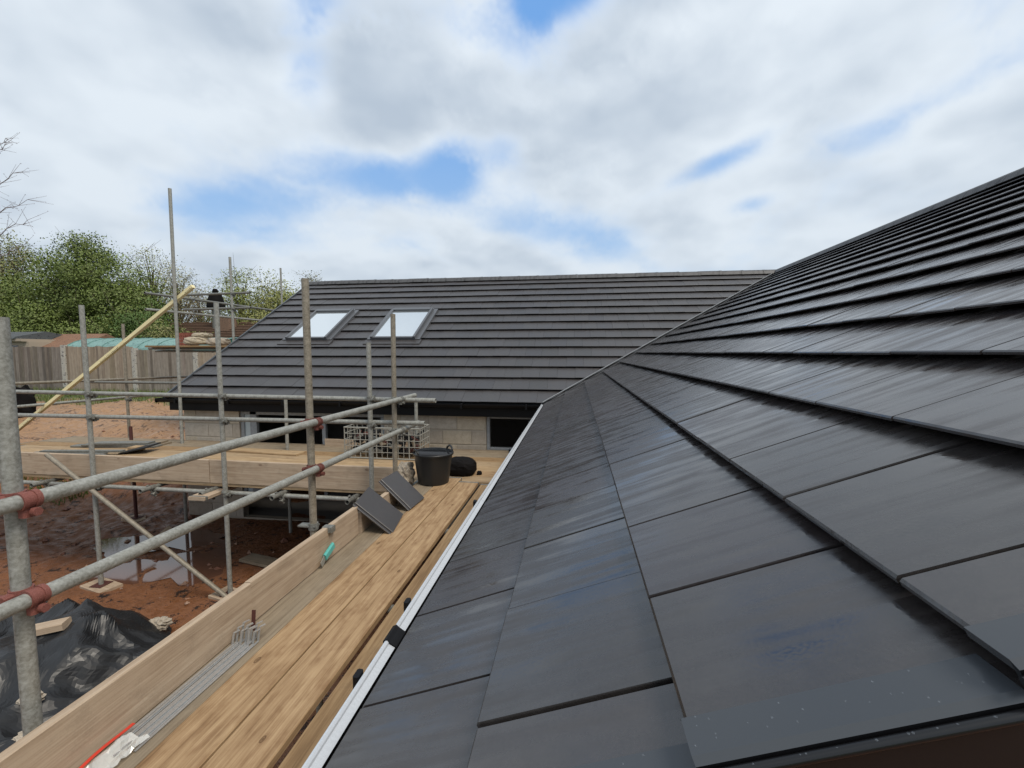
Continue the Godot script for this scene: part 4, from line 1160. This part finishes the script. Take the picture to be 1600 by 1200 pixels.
# ---------------------------------------------------------------- pit
func build_pit_things() -> void:
	# black polythene over a heap, with folds
	var f := FastNoiseLite.new(); f.seed = 77; f.frequency = 1.1; f.fractal_octaves = 3
	var r := FastNoiseLite.new(); r.seed = 78; r.frequency = 0.62; r.fractal_type = FastNoiseLite.FRACTAL_RIDGED; r.fractal_octaves = 2
	var mb := MB.new()
	var crumple := FastNoiseLite.new(); crumple.seed = 79; crumple.noise_type = FastNoiseLite.TYPE_CELLULAR; crumple.cellular_return_type = FastNoiseLite.RETURN_DISTANCE2_SUB; crumple.frequency = 1.7
	var A := 170; var B := 120
	var pt := []
	for i in A + 1:
		var row := []
		for j in B + 1:
			var u := i / float(A); var v := j / float(B)
			var x := lerpf(-6.9, -3.25, u); var z := lerpf(-3.62, -1.1, v)
			x += 0.18 * f.get_noise_2d(z * 2, 4.0); z += 0.22 * f.get_noise_2d(x * 2, 9.0)
			var e := minf(minf(u, 1 - u) * 5.0, minf(v, 1 - v) * 5.0)
			var h := ss(0, 1, e) * (0.20 + 0.16 * f.get_noise_2d(x, z) + 0.20 * exp(-pow((x + 4.3) / 0.7, 2) - pow((z + 3.1) / 0.6, 2)))
			var fold := r.get_noise_2d(x * 0.7 + z * 0.35, z * 1.2 - x * 0.3)
			h += (0.12 * fold * absf(fold) + 0.010 * crumple.get_noise_2d(x, z) + 0.03) * ss(0, 0.4, e)
			row.append(Vector3(x, gh(x, z) + 0.02 + maxf(h, 0.0), z))
		pt.append(row)
	for i in A:
		for j in B:
			mb.tri(pt[i][j], pt[i + 1][j + 1], pt[i + 1][j]); mb.tri(pt[i][j], pt[i][j + 1], pt[i + 1][j + 1])
	var o := obj("plastic_sheet", mb, M.sheet_black); tag(o, "crumpled black polythene sheet spread over a heap in the pit", "sheet")
	var sy := func(x: float, z: float) -> float:
		var best := 9.0; var h := PIT
		for i in range(0, A + 1, 2):
			for j in range(0, B + 1, 2):
				var d: float = Vector2(pt[i][j].x - x, pt[i][j].z - z).length()
				if d < best: best = d; h = pt[i][j].y
		return h
	mb = MB.new()
	var q := Vector3(-4.20, sy.call(-4.20, -2.78) + 0.03, -2.78)
	mb.sweep(MB.rect(0.11, 0.06, 0.006), q + Vector3(-0.11, -0.012, 0.05), q + Vector3(0.11, 0.012, -0.05)); o = obj("timber_block", mb, M.toe); tag(o, "pale timber offcut weighing down the black sheet", "block")
	var k := 0
	var names := ["pale stone at the far corner of the black sheet", "small pale stone on the black sheet by the post", "pale rubble lump beside the front post foot", "grey stone near the toe board on the black sheet"]
	for e in [[-3.98, -3.5, 0.07], [-3.75, -2.35, 0.05], [-3.55, -2.2, 0.06], [-3.9, -2.1, 0.05]]:
		blob_thing("rubble_stone", names[k], "stone", Vector3(e[0], sy.call(e[0], e[1]) + e[2] * 0.5, e[1]), Vector3(e[2] * 1.4, e[2] * 0.7, e[2]), M.stone, 90 + k, 0.5, "stones on the sheet")
		k += 1
	# polythene scrap under the far deck, offcuts in the mud
	mb = MB.new(); mb.sweep(MB.rect(0.09, 0.02, 0.002), Vector3(-6.0, gh(-6.0, -5.3) + 0.02, -5.2), Vector3(-5.9, gh(-6.0, -5.3) + 0.2, -5.45), Vector3(0, 0, 1)); o = obj("timber_block", mb, M.toe); tag(o, "short pale stake standing in the mud under the walkway", "block")
	mb = MB.new(); mb.sweep(MB.rect(0.2, 0.03, 0.002), Vector3(-4.3, PIT + 0.04, -5.0), Vector3(-3.2, PIT + 0.05, -4.75)); o = obj("board_offcut", mb, M.wood_grey); tag(o, "muddy board lying flat on the pit floor under the deck", "board")
	# clods and stones in the clay: nobody could count them
	mb = MB.new()
	for i in 260:
		var x := rng.randf_range(-10.5, -2.0); var z := rng.randf_range(-10.5, -3.4)
		if x > -6.6 and z < -6.2: continue
		var s := rng.randf_range(0.012, 0.05) * (1.7 if rng.randf() < 0.12 else 1.0)
		var c := Vector3(x, gh(x, z) + s * 0.2, z)
		var ax := []
		for d in [Vector3(1, 0, 0), Vector3(0, 0.7, 0), Vector3(0, 0, 1), Vector3(-1, 0, 0), Vector3(0, -0.7, 0), Vector3(0, 0, -1)]: ax.append(c + (d as Vector3).rotated(Vector3.UP, x * 9) * s * rng.randf_range(0.7, 1.3))
		var v := rng.randf()
		mb.col = Color(0.20, 0.085, 0.05).lerp(Color(0.42, 0.27, 0.18), v * v)
		for e in [[0, 1, 2], [2, 1, 3], [3, 1, 5], [5, 1, 0], [0, 2, 4], [2, 3, 4], [3, 5, 4], [5, 0, 4]]: mb.tri(ax[e[0]], ax[e[2]], ax[e[1]])
	var cl := obj("clods", mb, M.soil); cl.set_meta("kind", "stuff"); cl.set_meta("label", "clods and stones strewn over the red clay")
	# rough grass under the fence and a weedy clump by the pit
	mb = MB.new()
	for i in 9000:
		var x := rng.randf_range(-24, -5); var z := rng.randf_range(-12.9, -10.9)
		if i > 7800: x = rng.randf_range(-10.6, -9.0); z = rng.randf_range(-7.6, -6.2)
		var h := rng.randf_range(0.06, 0.22)
		var b := Vector3(x, gh(x, z) - 0.01, z); var w := Vector3(rng.randf_range(-1, 1), 0, rng.randf_range(-1, 1)).normalized() * 0.012
		var tip := b + Vector3(rng.randf_range(-0.07, 0.07), h, rng.randf_range(-0.07, 0.07))
		mb.col = Color(0.06, 0.10, 0.02).lerp(Color(0.16, 0.19, 0.05), rng.randf())
		mb.tri(b - w, b + w, tip)
	var gr := obj("grass", mb, M.leaf); gr.set_meta("kind", "stuff"); gr.set_meta("label", "rough grass along the foot of the timber fence")
	blob_thing("black_bag", "black bin bag dumped against the fence behind the front post", "bag", Vector3(-13.3, gh(-13.3, -8.6) + 0.30, -8.6), Vector3(0.24, 0.42, 0.25), M.sack, 80, 0.4)

# ---------------------------------------------------------------- fence and neighbours
func build_fence() -> void:
	var f := thing("timber_fence", "weathered close-board fence with pale concrete posts", "fence", Vector3(-15, -1.4, -13))
	var posts := [-26.7, -23.8, -20.9, -18.0, -15.1, -12.7, -10.1, -7.4, -4.6]
	for i in posts.size():
		var x: float = posts[i]
		var top: float = lerpf(0.23, 0.02, clampf((x + 18) / 5.5, 0, 1))
		var mb := MB.new(); mb.box(Vector3(x - 0.085, -1.75, -13.06), Vector3(x + 0.085, top + 0.03, -12.93), 0.012); obj("post", mb, M.concrete, f)
		if i == posts.size() - 1: break
		var x1: float = posts[i + 1]
		mb = MB.new()
		var q := x + 0.06
		while q < x1 - 0.07:
			var w := minf(0.125, x1 - 0.06 - q)
			var tone := rng.randf_range(0.55, 1.7)
			mb.col = Color(tone, tone * rng.randf_range(0.95, 1.0), tone * rng.randf_range(0.88, 0.98))
			var o := Vector3(q + w / 2, 0, -12.985 + rng.randf_range(-0.004, 0.004))
			mb.sweep(PackedVector2Array([Vector2(-w / 2, -0.005), Vector2(w / 2, -0.011), Vector2(w / 2, 0.004), Vector2(-w / 2, 0.002)]), Vector3(o.x, -1.55, o.z), Vector3(o.x + rng.randf_range(-0.004, 0.004), top - 0.02 + rng.randf_range(-0.025, 0.012), o.z), Vector3(0, 0, 1), false, Vector2(rng.randf() * 5, rng.randf() * 5))
			q += 0.105
		obj("board_panel", mb, [M.fence, M.fence_b, M.fence_c, M.fence_b][i % 4], f)
		for y in [-1.2, -0.6, -0.05]:
			mb = MB.new(); mb.box(Vector3(x + 0.061, y - 0.04, -13.05), Vector3(x1 - 0.061, y + 0.04, -13.002), 0.002); obj("arris_rail", mb, M.fence_c, f)
		mb = MB.new(); mb.box(Vector3(x + 0.061, -1.72, -13.02), Vector3(x1 - 0.061, -1.40, -12.96), 0.004); obj("gravel_board", mb, M.concrete, f)

func build_sheds() -> void:
	# low barrel-roofed shed
	var s := thing("garden_shed", "long green shed with a curved pale teal roof behind the fence", "shed", Vector3(-18.5, -1.4, -17))
	var mb := MB.new()
	var arc := PackedVector2Array()
	for k in 13:
		var a := PI * k / 12
		arc.append(Vector2(-cos(a) * 1.5, sin(a) * 0.62))
	for k in 12:
		mb.quad(Vector3(-22.0, 0.02 + arc[k].y, -17.3 - arc[k].x), Vector3(-22.0, 0.02 + arc[k + 1].y, -17.3 - arc[k + 1].x), Vector3(-14.6, 0.02 + arc[k + 1].y, -17.3 - arc[k + 1].x), Vector3(-14.6, 0.02 + arc[k].y, -17.3 - arc[k].x))
	obj("roof", mb, M.shed_green, s)
	mb = MB.new()
	for e in [-21.95, -14.65]:
		for k in 12: mb.tri(Vector3(e, 0.01, -17.3), Vector3(e, 0.01 + arc[k].y, -17.3 - arc[k].x), Vector3(e, 0.01 + arc[k + 1].y, -17.3 - arc[k + 1].x))
	obj("gable_end", mb, M.shed_green_dark, s)
	mb = MB.new(); mb.box(Vector3(-21.9, -1.6, -18.75), Vector3(-14.7, 0.015, -15.85)); obj("wall", mb, M.shed_green_dark, s)
	for k in 9:
		mb = MB.new()
		var xx := -21.9 + k * 0.9
		for q in 12: mb.sweep(MB.rect(0.04, 0.02), Vector3(xx, 0.03 + arc[q].y, -17.3 - arc[q].x), Vector3(xx, 0.03 + arc[q + 1].y, -17.3 - arc[q + 1].x), Vector3(1, 0, 0))
		obj("roof_rib", mb, M.shed_green, s)
	# brown flat-roofed shed
	s = thing("garden_shed", "brown shed with a dark felt roof at the fence's end", "shed", Vector3(-25.5, -1.4, -17))
	mb = MB.new(); mb.box(Vector3(-28.5, -1.6, -19), Vector3(-24.9, 0.5, -16.6)); obj("wall", mb, M.shed_wall, s)
	mb = MB.new(); mb.box(Vector3(-28.7, 0.5, -19.2), Vector3(-25.0, 0.62, -16.4), 0.01); obj("fascia", mb, M.shed_wall, s)
	mb = MB.new(); mb.sweep(PackedVector2Array([Vector2(-1.5, 0), Vector2(1.5, 0), Vector2(1.4, 0.1), Vector2(0.2, 0.38), Vector2(-1.4, 0.1)]), Vector3(-28.8, 0.622, -17.8), Vector3(-25.3, 0.622, -17.8)); obj("roof", mb, M.felt_roof, s)
	mb = MB.new(); mb.box(Vector3(-28.0, 0.12, -16.62), Vector3(-25.5, 0.32, -16.58)); obj("window", mb, M.dark_glass, s)
	s = thing("garden_shed", "small shed with a rusty brown pitched roof next to the green one", "shed", Vector3(-24.0, -1.4, -18))
	mb = MB.new(); mb.box(Vector3(-25.5, -1.6, -19.5), Vector3(-22.9, 0.2, -17.2)); obj("wall", mb, M.shed_brown, s)
	mb = MB.new(); mb.sweep(PackedVector2Array([Vector2(-1.4, 0), Vector2(1.4, 0), Vector2(0, 0.72)]), Vector3(-25.6, 0.2, -18.35), Vector3(-22.8, 0.2, -18.35)); obj("roof", mb, M.shed_brown, s)
	# neighbouring bungalow: pitched clay-tile roof, flue with a black cowl
	s = thing("neighbour_bungalow", "neighbouring bungalow with a low red-brown tiled roof behind the scaffold", "house", Vector3(-19, -1.4, -24))
	mb = MB.new(); mb.box(Vector3(-26, -1.6, -27.5), Vector3(-12, 0.7, -21.5)); obj("wall", mb, M.render_cream, s)
	mb = MB.new()
	for k in 11:
		var y0 := 0.66 + k * 0.115; var z0 := -21.1 - k * 0.32
		mb.box(Vector3(-26.4, y0, z0 - 0.36), Vector3(-11.6, y0 + 0.06, z0), 0.005)
	mb.quad(Vector3(-26.4, 0.6, -21.2), Vector3(-11.6, 0.6, -21.2), Vector3(-11.6, 1.86, -24.6), Vector3(-26.4, 1.86, -24.6))
	mb.quad(Vector3(-26.4, 1.9, -24.6), Vector3(-11.6, 1.9, -24.6), Vector3(-11.6, 0.6, -28), Vector3(-26.4, 0.6, -28))
	obj("roof", mb, M.roof_red, s)
	mb = MB.new(); mb.box(Vector3(-20.9, 1.0, -23.6), Vector3(-20.2, 2.05, -23.0), 0.01); obj("chimney", mb, M.roof_red, s)
	mb = MB.new(); mb.tube(Vector3(-21.35, 0.9, -23.4), Vector3(-21.35, 2.75, -23.4), 0.22, 16); var fl := obj("flue", mb, M.galv_dark, s)
	mb = MB.new(); mb.lathe(Vector3(-21.35, 2.62, -23.4), [Vector2(0.47, 0.0), Vector2(0.49, 0.12), Vector2(0.42, 0.5), Vector2(0.31, 0.84), Vector2(0.15, 0.95), Vector2(0.16, 1.06), Vector2(0.10, 1.16), Vector2(0.0, 1.19)], 20); obj("cowl", mb, M.sack, fl)

# ---------------------------------------------------------------- trees
func tree(called: String, label: String, base: Vector3, h: float, rx: float, c0: float, n: int, leaf: float, ca: Color, cb: Color, clumps: int, spread: float, seed_: int, group := "trees beyond the fence") -> void:
	var g := RandomNumberGenerator.new(); g.seed = seed_
	var t := thing(called, label, "tree" if h > 3.2 else "bush", base, group)
	var tr := MB.new()
	var trunk_top := base + Vector3(g.randf_range(-0.2, 0.2), h * 0.8, g.randf_range(-0.2, 0.2))
	var r0 := clampf(h * 0.022, 0.03, 0.22)
	tr.tube(base, base.lerp(trunk_top, 0.5), r0, 8, r0 * 0.7); tr.tube(base.lerp(trunk_top, 0.5), trunk_top, r0 * 0.7, 8, r0 * 0.25)
	var cen := base + Vector3(0, (h + c0) / 2, 0)
	var ry := (h - c0) / 2
	var cl := []
	for k in clumps:
		var d := Vector3(g.randfn(), g.randfn(), g.randfn()).normalized() * pow(g.randf(), 0.42)
		# crowns narrow to the top
		var wid := 1.0 - 0.45 * maxf(d.y, 0)
		var q := cen + Vector3(d.x * rx * wid, d.y * ry, d.z * rx * wid)
		cl.append([q, g.randf_range(0.6, 1.35), g.randf()])
		var a := base.lerp(trunk_top, clampf((q.y - base.y) / h * 0.75, 0.12, 0.98))
		var m := a.lerp(q, 0.5) + Vector3(0, 0.12 * a.distance_to(q), 0)
		tr.tube(a, m, r0 * 0.28, 5, r0 * 0.18); tr.tube(m, q, r0 * 0.18, 5, 0.008)
		for z in 3:
			var e := q + Vector3(g.randfn(), g.randfn() + 0.5, g.randfn()) * spread * 1.1
			tr.tube(q, e, 0.012, 4, 0.004)
	obj("trunk", tr, M.bark, t)
	var mb := MB.new()
	for i in n:
		var c: Array = cl[g.randi() % cl.size()]
		var q: Vector3 = c[0] + Vector3(clampf(g.randfn(), -1.7, 1.7), clampf(g.randfn(), -1.6, 1.6) * 0.85, clampf(g.randfn(), -1.7, 1.7)) * spread * c[1]
		if q.y < base.y + 0.05: continue
		var s := leaf * g.randf_range(0.6, 1.4)
		var a := Vector3(g.randfn(), g.randfn(), g.randfn()).normalized()
		var b := a.cross(Vector3(g.randfn(), g.randfn(), g.randfn())).normalized()
		mb.col = ca.lerp(cb, clampf(0.2 + c[2] * 0.5 + g.randf() * 0.22, 0, 1))
		var out: Vector3 = ((q - c[0]).normalized() + (q - cen).normalized() * 0.6 + Vector3(0, 0.4, 0)).normalized()
		if b.cross(a).dot(out) < 0: b = -b
		var nn: Vector3 = (b.cross(a) * 0.55 + out).normalized()
		mb.v(q - a * s, nn, Vector2.ZERO); mb.v(q + a * s, nn, Vector2.ZERO); mb.v(q + b * s * 0.5, nn, Vector2.ZERO)
		mb.v(q - a * s, nn, Vector2.ZERO); mb.v(q - b * s * 0.5, nn, Vector2.ZERO); mb.v(q + a * s, nn, Vector2.ZERO)
	obj("crown", mb, M.leaf, t)

func build_trees() -> void:
	var dg := Color(0.08, 0.118, 0.024); var mg := Color(0.175, 0.225, 0.05); var lg := Color(0.28, 0.31, 0.085); var yg := Color(0.31, 0.30, 0.11); var br := Color(0.20, 0.15, 0.08); var gy := Color(0.27, 0.25, 0.16)
	var Y := -1.5
	tree("broadleaf_tree", "brown-green tree at the fence's outer end, behind the brown shed", Vector3(-38.5, Y, -24.5), 9.4, 3.2, 1.2, 24148, 0.063, br, mg, 60, 0.55, 1)
	tree("broadleaf_tree", "loose-crowned tree standing just behind the dense green one", Vector3(-35.5, Y, -26), 7.6, 2.6, 1.0, 14490, 0.058, br, lg, 44, 0.5, 2)
	tree("broadleaf_tree", "tallest dense green tree above the green shed's end", Vector3(-30.5, Y, -23.5), 8.5, 2.9, 0.8, 43123, 0.063, dg, mg, 80, 0.55, 3)
	tree("broadleaf_tree", "dense dark green tree filling the gap beside the tallest one", Vector3(-34.0, Y, -23.0), 6.6, 2.6, 0.6, 31050, 0.063, dg, mg, 60, 0.5, 4)
	tree("broadleaf_tree", "green tree over the middle of the green shed", Vector3(-27.0, Y, -23.0), 6.6, 2.1, 0.6, 27600, 0.063, dg, mg, 56, 0.5, 5)
	tree("birch_tree", "sparse spring birch with sky showing through its pale crown", Vector3(-30.0, Y, -27.5), 9.0, 2.4, 1.6, 10348, 0.048, gy, lg, 70, 0.5, 6)
	tree("birch_tree", "sparse grey-green birch beside the tall scaffold pole", Vector3(-27.5, Y, -27.0), 7.9, 2.0, 1.4, 7935, 0.048, gy, yg, 60, 0.45, 7)
	tree("birch_tree", "thin reddish sapling behind the tall scaffold pole", Vector3(-24.9, Y, -26.0), 6.0, 1.2, 1.2, 2413, 0.044, br, gy, 30, 0.4, 8)
	tree("birch_tree", "pale green spring tree behind the black cowl", Vector3(-23.2, Y, -27.5), 7.6, 1.9, 1.6, 12420, 0.053, mg, lg, 56, 0.5, 9)
	tree("broadleaf_tree", "olive tree between the rear scaffold poles", Vector3(-20.4, Y, -27.0), 6.4, 2.3, 0.8, 22423, 0.058, mg, yg, 60, 0.5, 10)
	tree("broadleaf_tree", "rounded olive tree touching the far roof's sloping edge", Vector3(-18.4, Y, -27.5), 5.5, 1.8, 0.8, 14490, 0.058, mg, lg, 44, 0.5, 11)
	tree("broadleaf_tree", "small grey-green tree peeping over the far roof corner", Vector3(-19.6, Y, -30.5), 7.1, 1.1, 1.2, 4828, 0.053, dg, gy, 26, 0.4, 12)
	# bushes behind the sheds
	var b := "bushes behind the sheds"
	tree("evergreen_bush", "bright green bush above the green shed roof's middle", Vector3(-24.0, Y, -21.5), 3.9, 1.7, 0.2, 17938, 0.053, Color(0.05, 0.10, 0.02), Color(0.12, 0.19, 0.04), 40, 0.4, 13, b)
	tree("evergreen_bush", "brownish bush between the green shed and the red roof", Vector3(-21.6, Y, -20.5), 2.9, 1.5, 0.1, 14490, 0.053, br, mg, 36, 0.4, 14, b)
	tree("evergreen_bush", "dark green bush low behind the green shed's gable", Vector3(-30.5, Y, -20.3), 4.0, 2.0, 0.2, 20698, 0.058, dg, mg, 40, 0.45, 15, b)
	tree("evergreen_bush", "yellow-green bush low behind the brown shed", Vector3(-33.5, Y, -20.0), 4.4, 2.2, 0.2, 22423, 0.058, dg, Color(0.16, 0.19, 0.03), 40, 0.45, 16, b)
	tree("evergreen_bush", "dark bush over the middle of the curved teal roof", Vector3(-26.6, Y, -20.0), 3.2, 1.9, 0.1, 19318, 0.053, dg, mg, 40, 0.42, 17, b)
	tree("evergreen_bush", "mossy bush beyond the neighbour's roof ridge", Vector3(-22.5, Y, -29.5), 4.6, 2.6, 0.2, 20698, 0.063, dg, lg, 44, 0.5, 18, b)
	tree("evergreen_bush", "olive bush beyond the neighbour's roof near the far roof edge", Vector3(-18.0, Y, -29.5), 4.2, 2.4, 0.2, 17250, 0.063, dg, yg, 44, 0.5, 19, b)
	# bare tree reaching in from outside the frame
	var t := thing("bare_tree", "bare-twigged tree reaching in high at the edge of the picture", "tree", Vector3(-16.5, gh(-16.5, -9.5), -9.5))
	var mb := MB.new()
	var g := RandomNumberGenerator.new(); g.seed = 99
	var base := Vector3(-16.5, gh(-16.5, -9.5), -9.5)
	mb.tube(base, Vector3(-16.3, 2.0, -9.4), 0.16, 9, 0.11); mb.tube(Vector3(-16.3, 2.0, -9.4), Vector3(-16.0, 5.6, -9.2), 0.11, 9, 0.04)
	obj("trunk", mb, M.bark, t)
	mb = MB.new()
	var lb := MB.new()
	for e in [[2.1, Vector3(-13.45, 2.6, -9.0)], [2.6, Vector3(-13.4, 3.25, -9.1)], [2.9, Vector3(-13.2, 3.7, -9.0)], [3.6, Vector3(-13.3, 4.35, -9.0)], [4.4, Vector3(-13.75, 5.0, -9.0)], [3.9, Vector3(-14.3, 5.4, -9.4)]]:
		var a := Vector3(-16.2, e[0], -9.3)
		var q := a
		for k in 12:
			var nx := a.lerp(e[1], (k + 1) / 12.0) + Vector3(g.randfn(), g.randfn(), g.randfn()) * 0.05 * (1 if k < 11 else 0)
			var rr := lerpf(0.024, 0.005, k / 11.0)
			mb.tube(q, nx, rr, 5, rr * 0.85)
			if k > 3:
				for z in 3:
					var tip := nx + Vector3(g.randf_range(0.0, 0.35), g.randfn() * 0.14 + 0.1, g.randfn() * 0.15)
					mb.tube(nx, tip, 0.004, 4, 0.002)
					lb.col = Color(0.13, 0.09, 0.09)
					for w in 2:
						var lp := nx.lerp(tip, 0.5 + 0.5 * w)
						var d := Vector3(g.randfn(), g.randfn(), g.randfn()).normalized() * 0.028
						lb.tri(lp, lp + d, lp + Vector3(d.y, d.z, d.x) * 0.6)
			q = nx
	obj("limbs", mb, M.twig, t)
	obj("buds", lb, M.leaf, t)
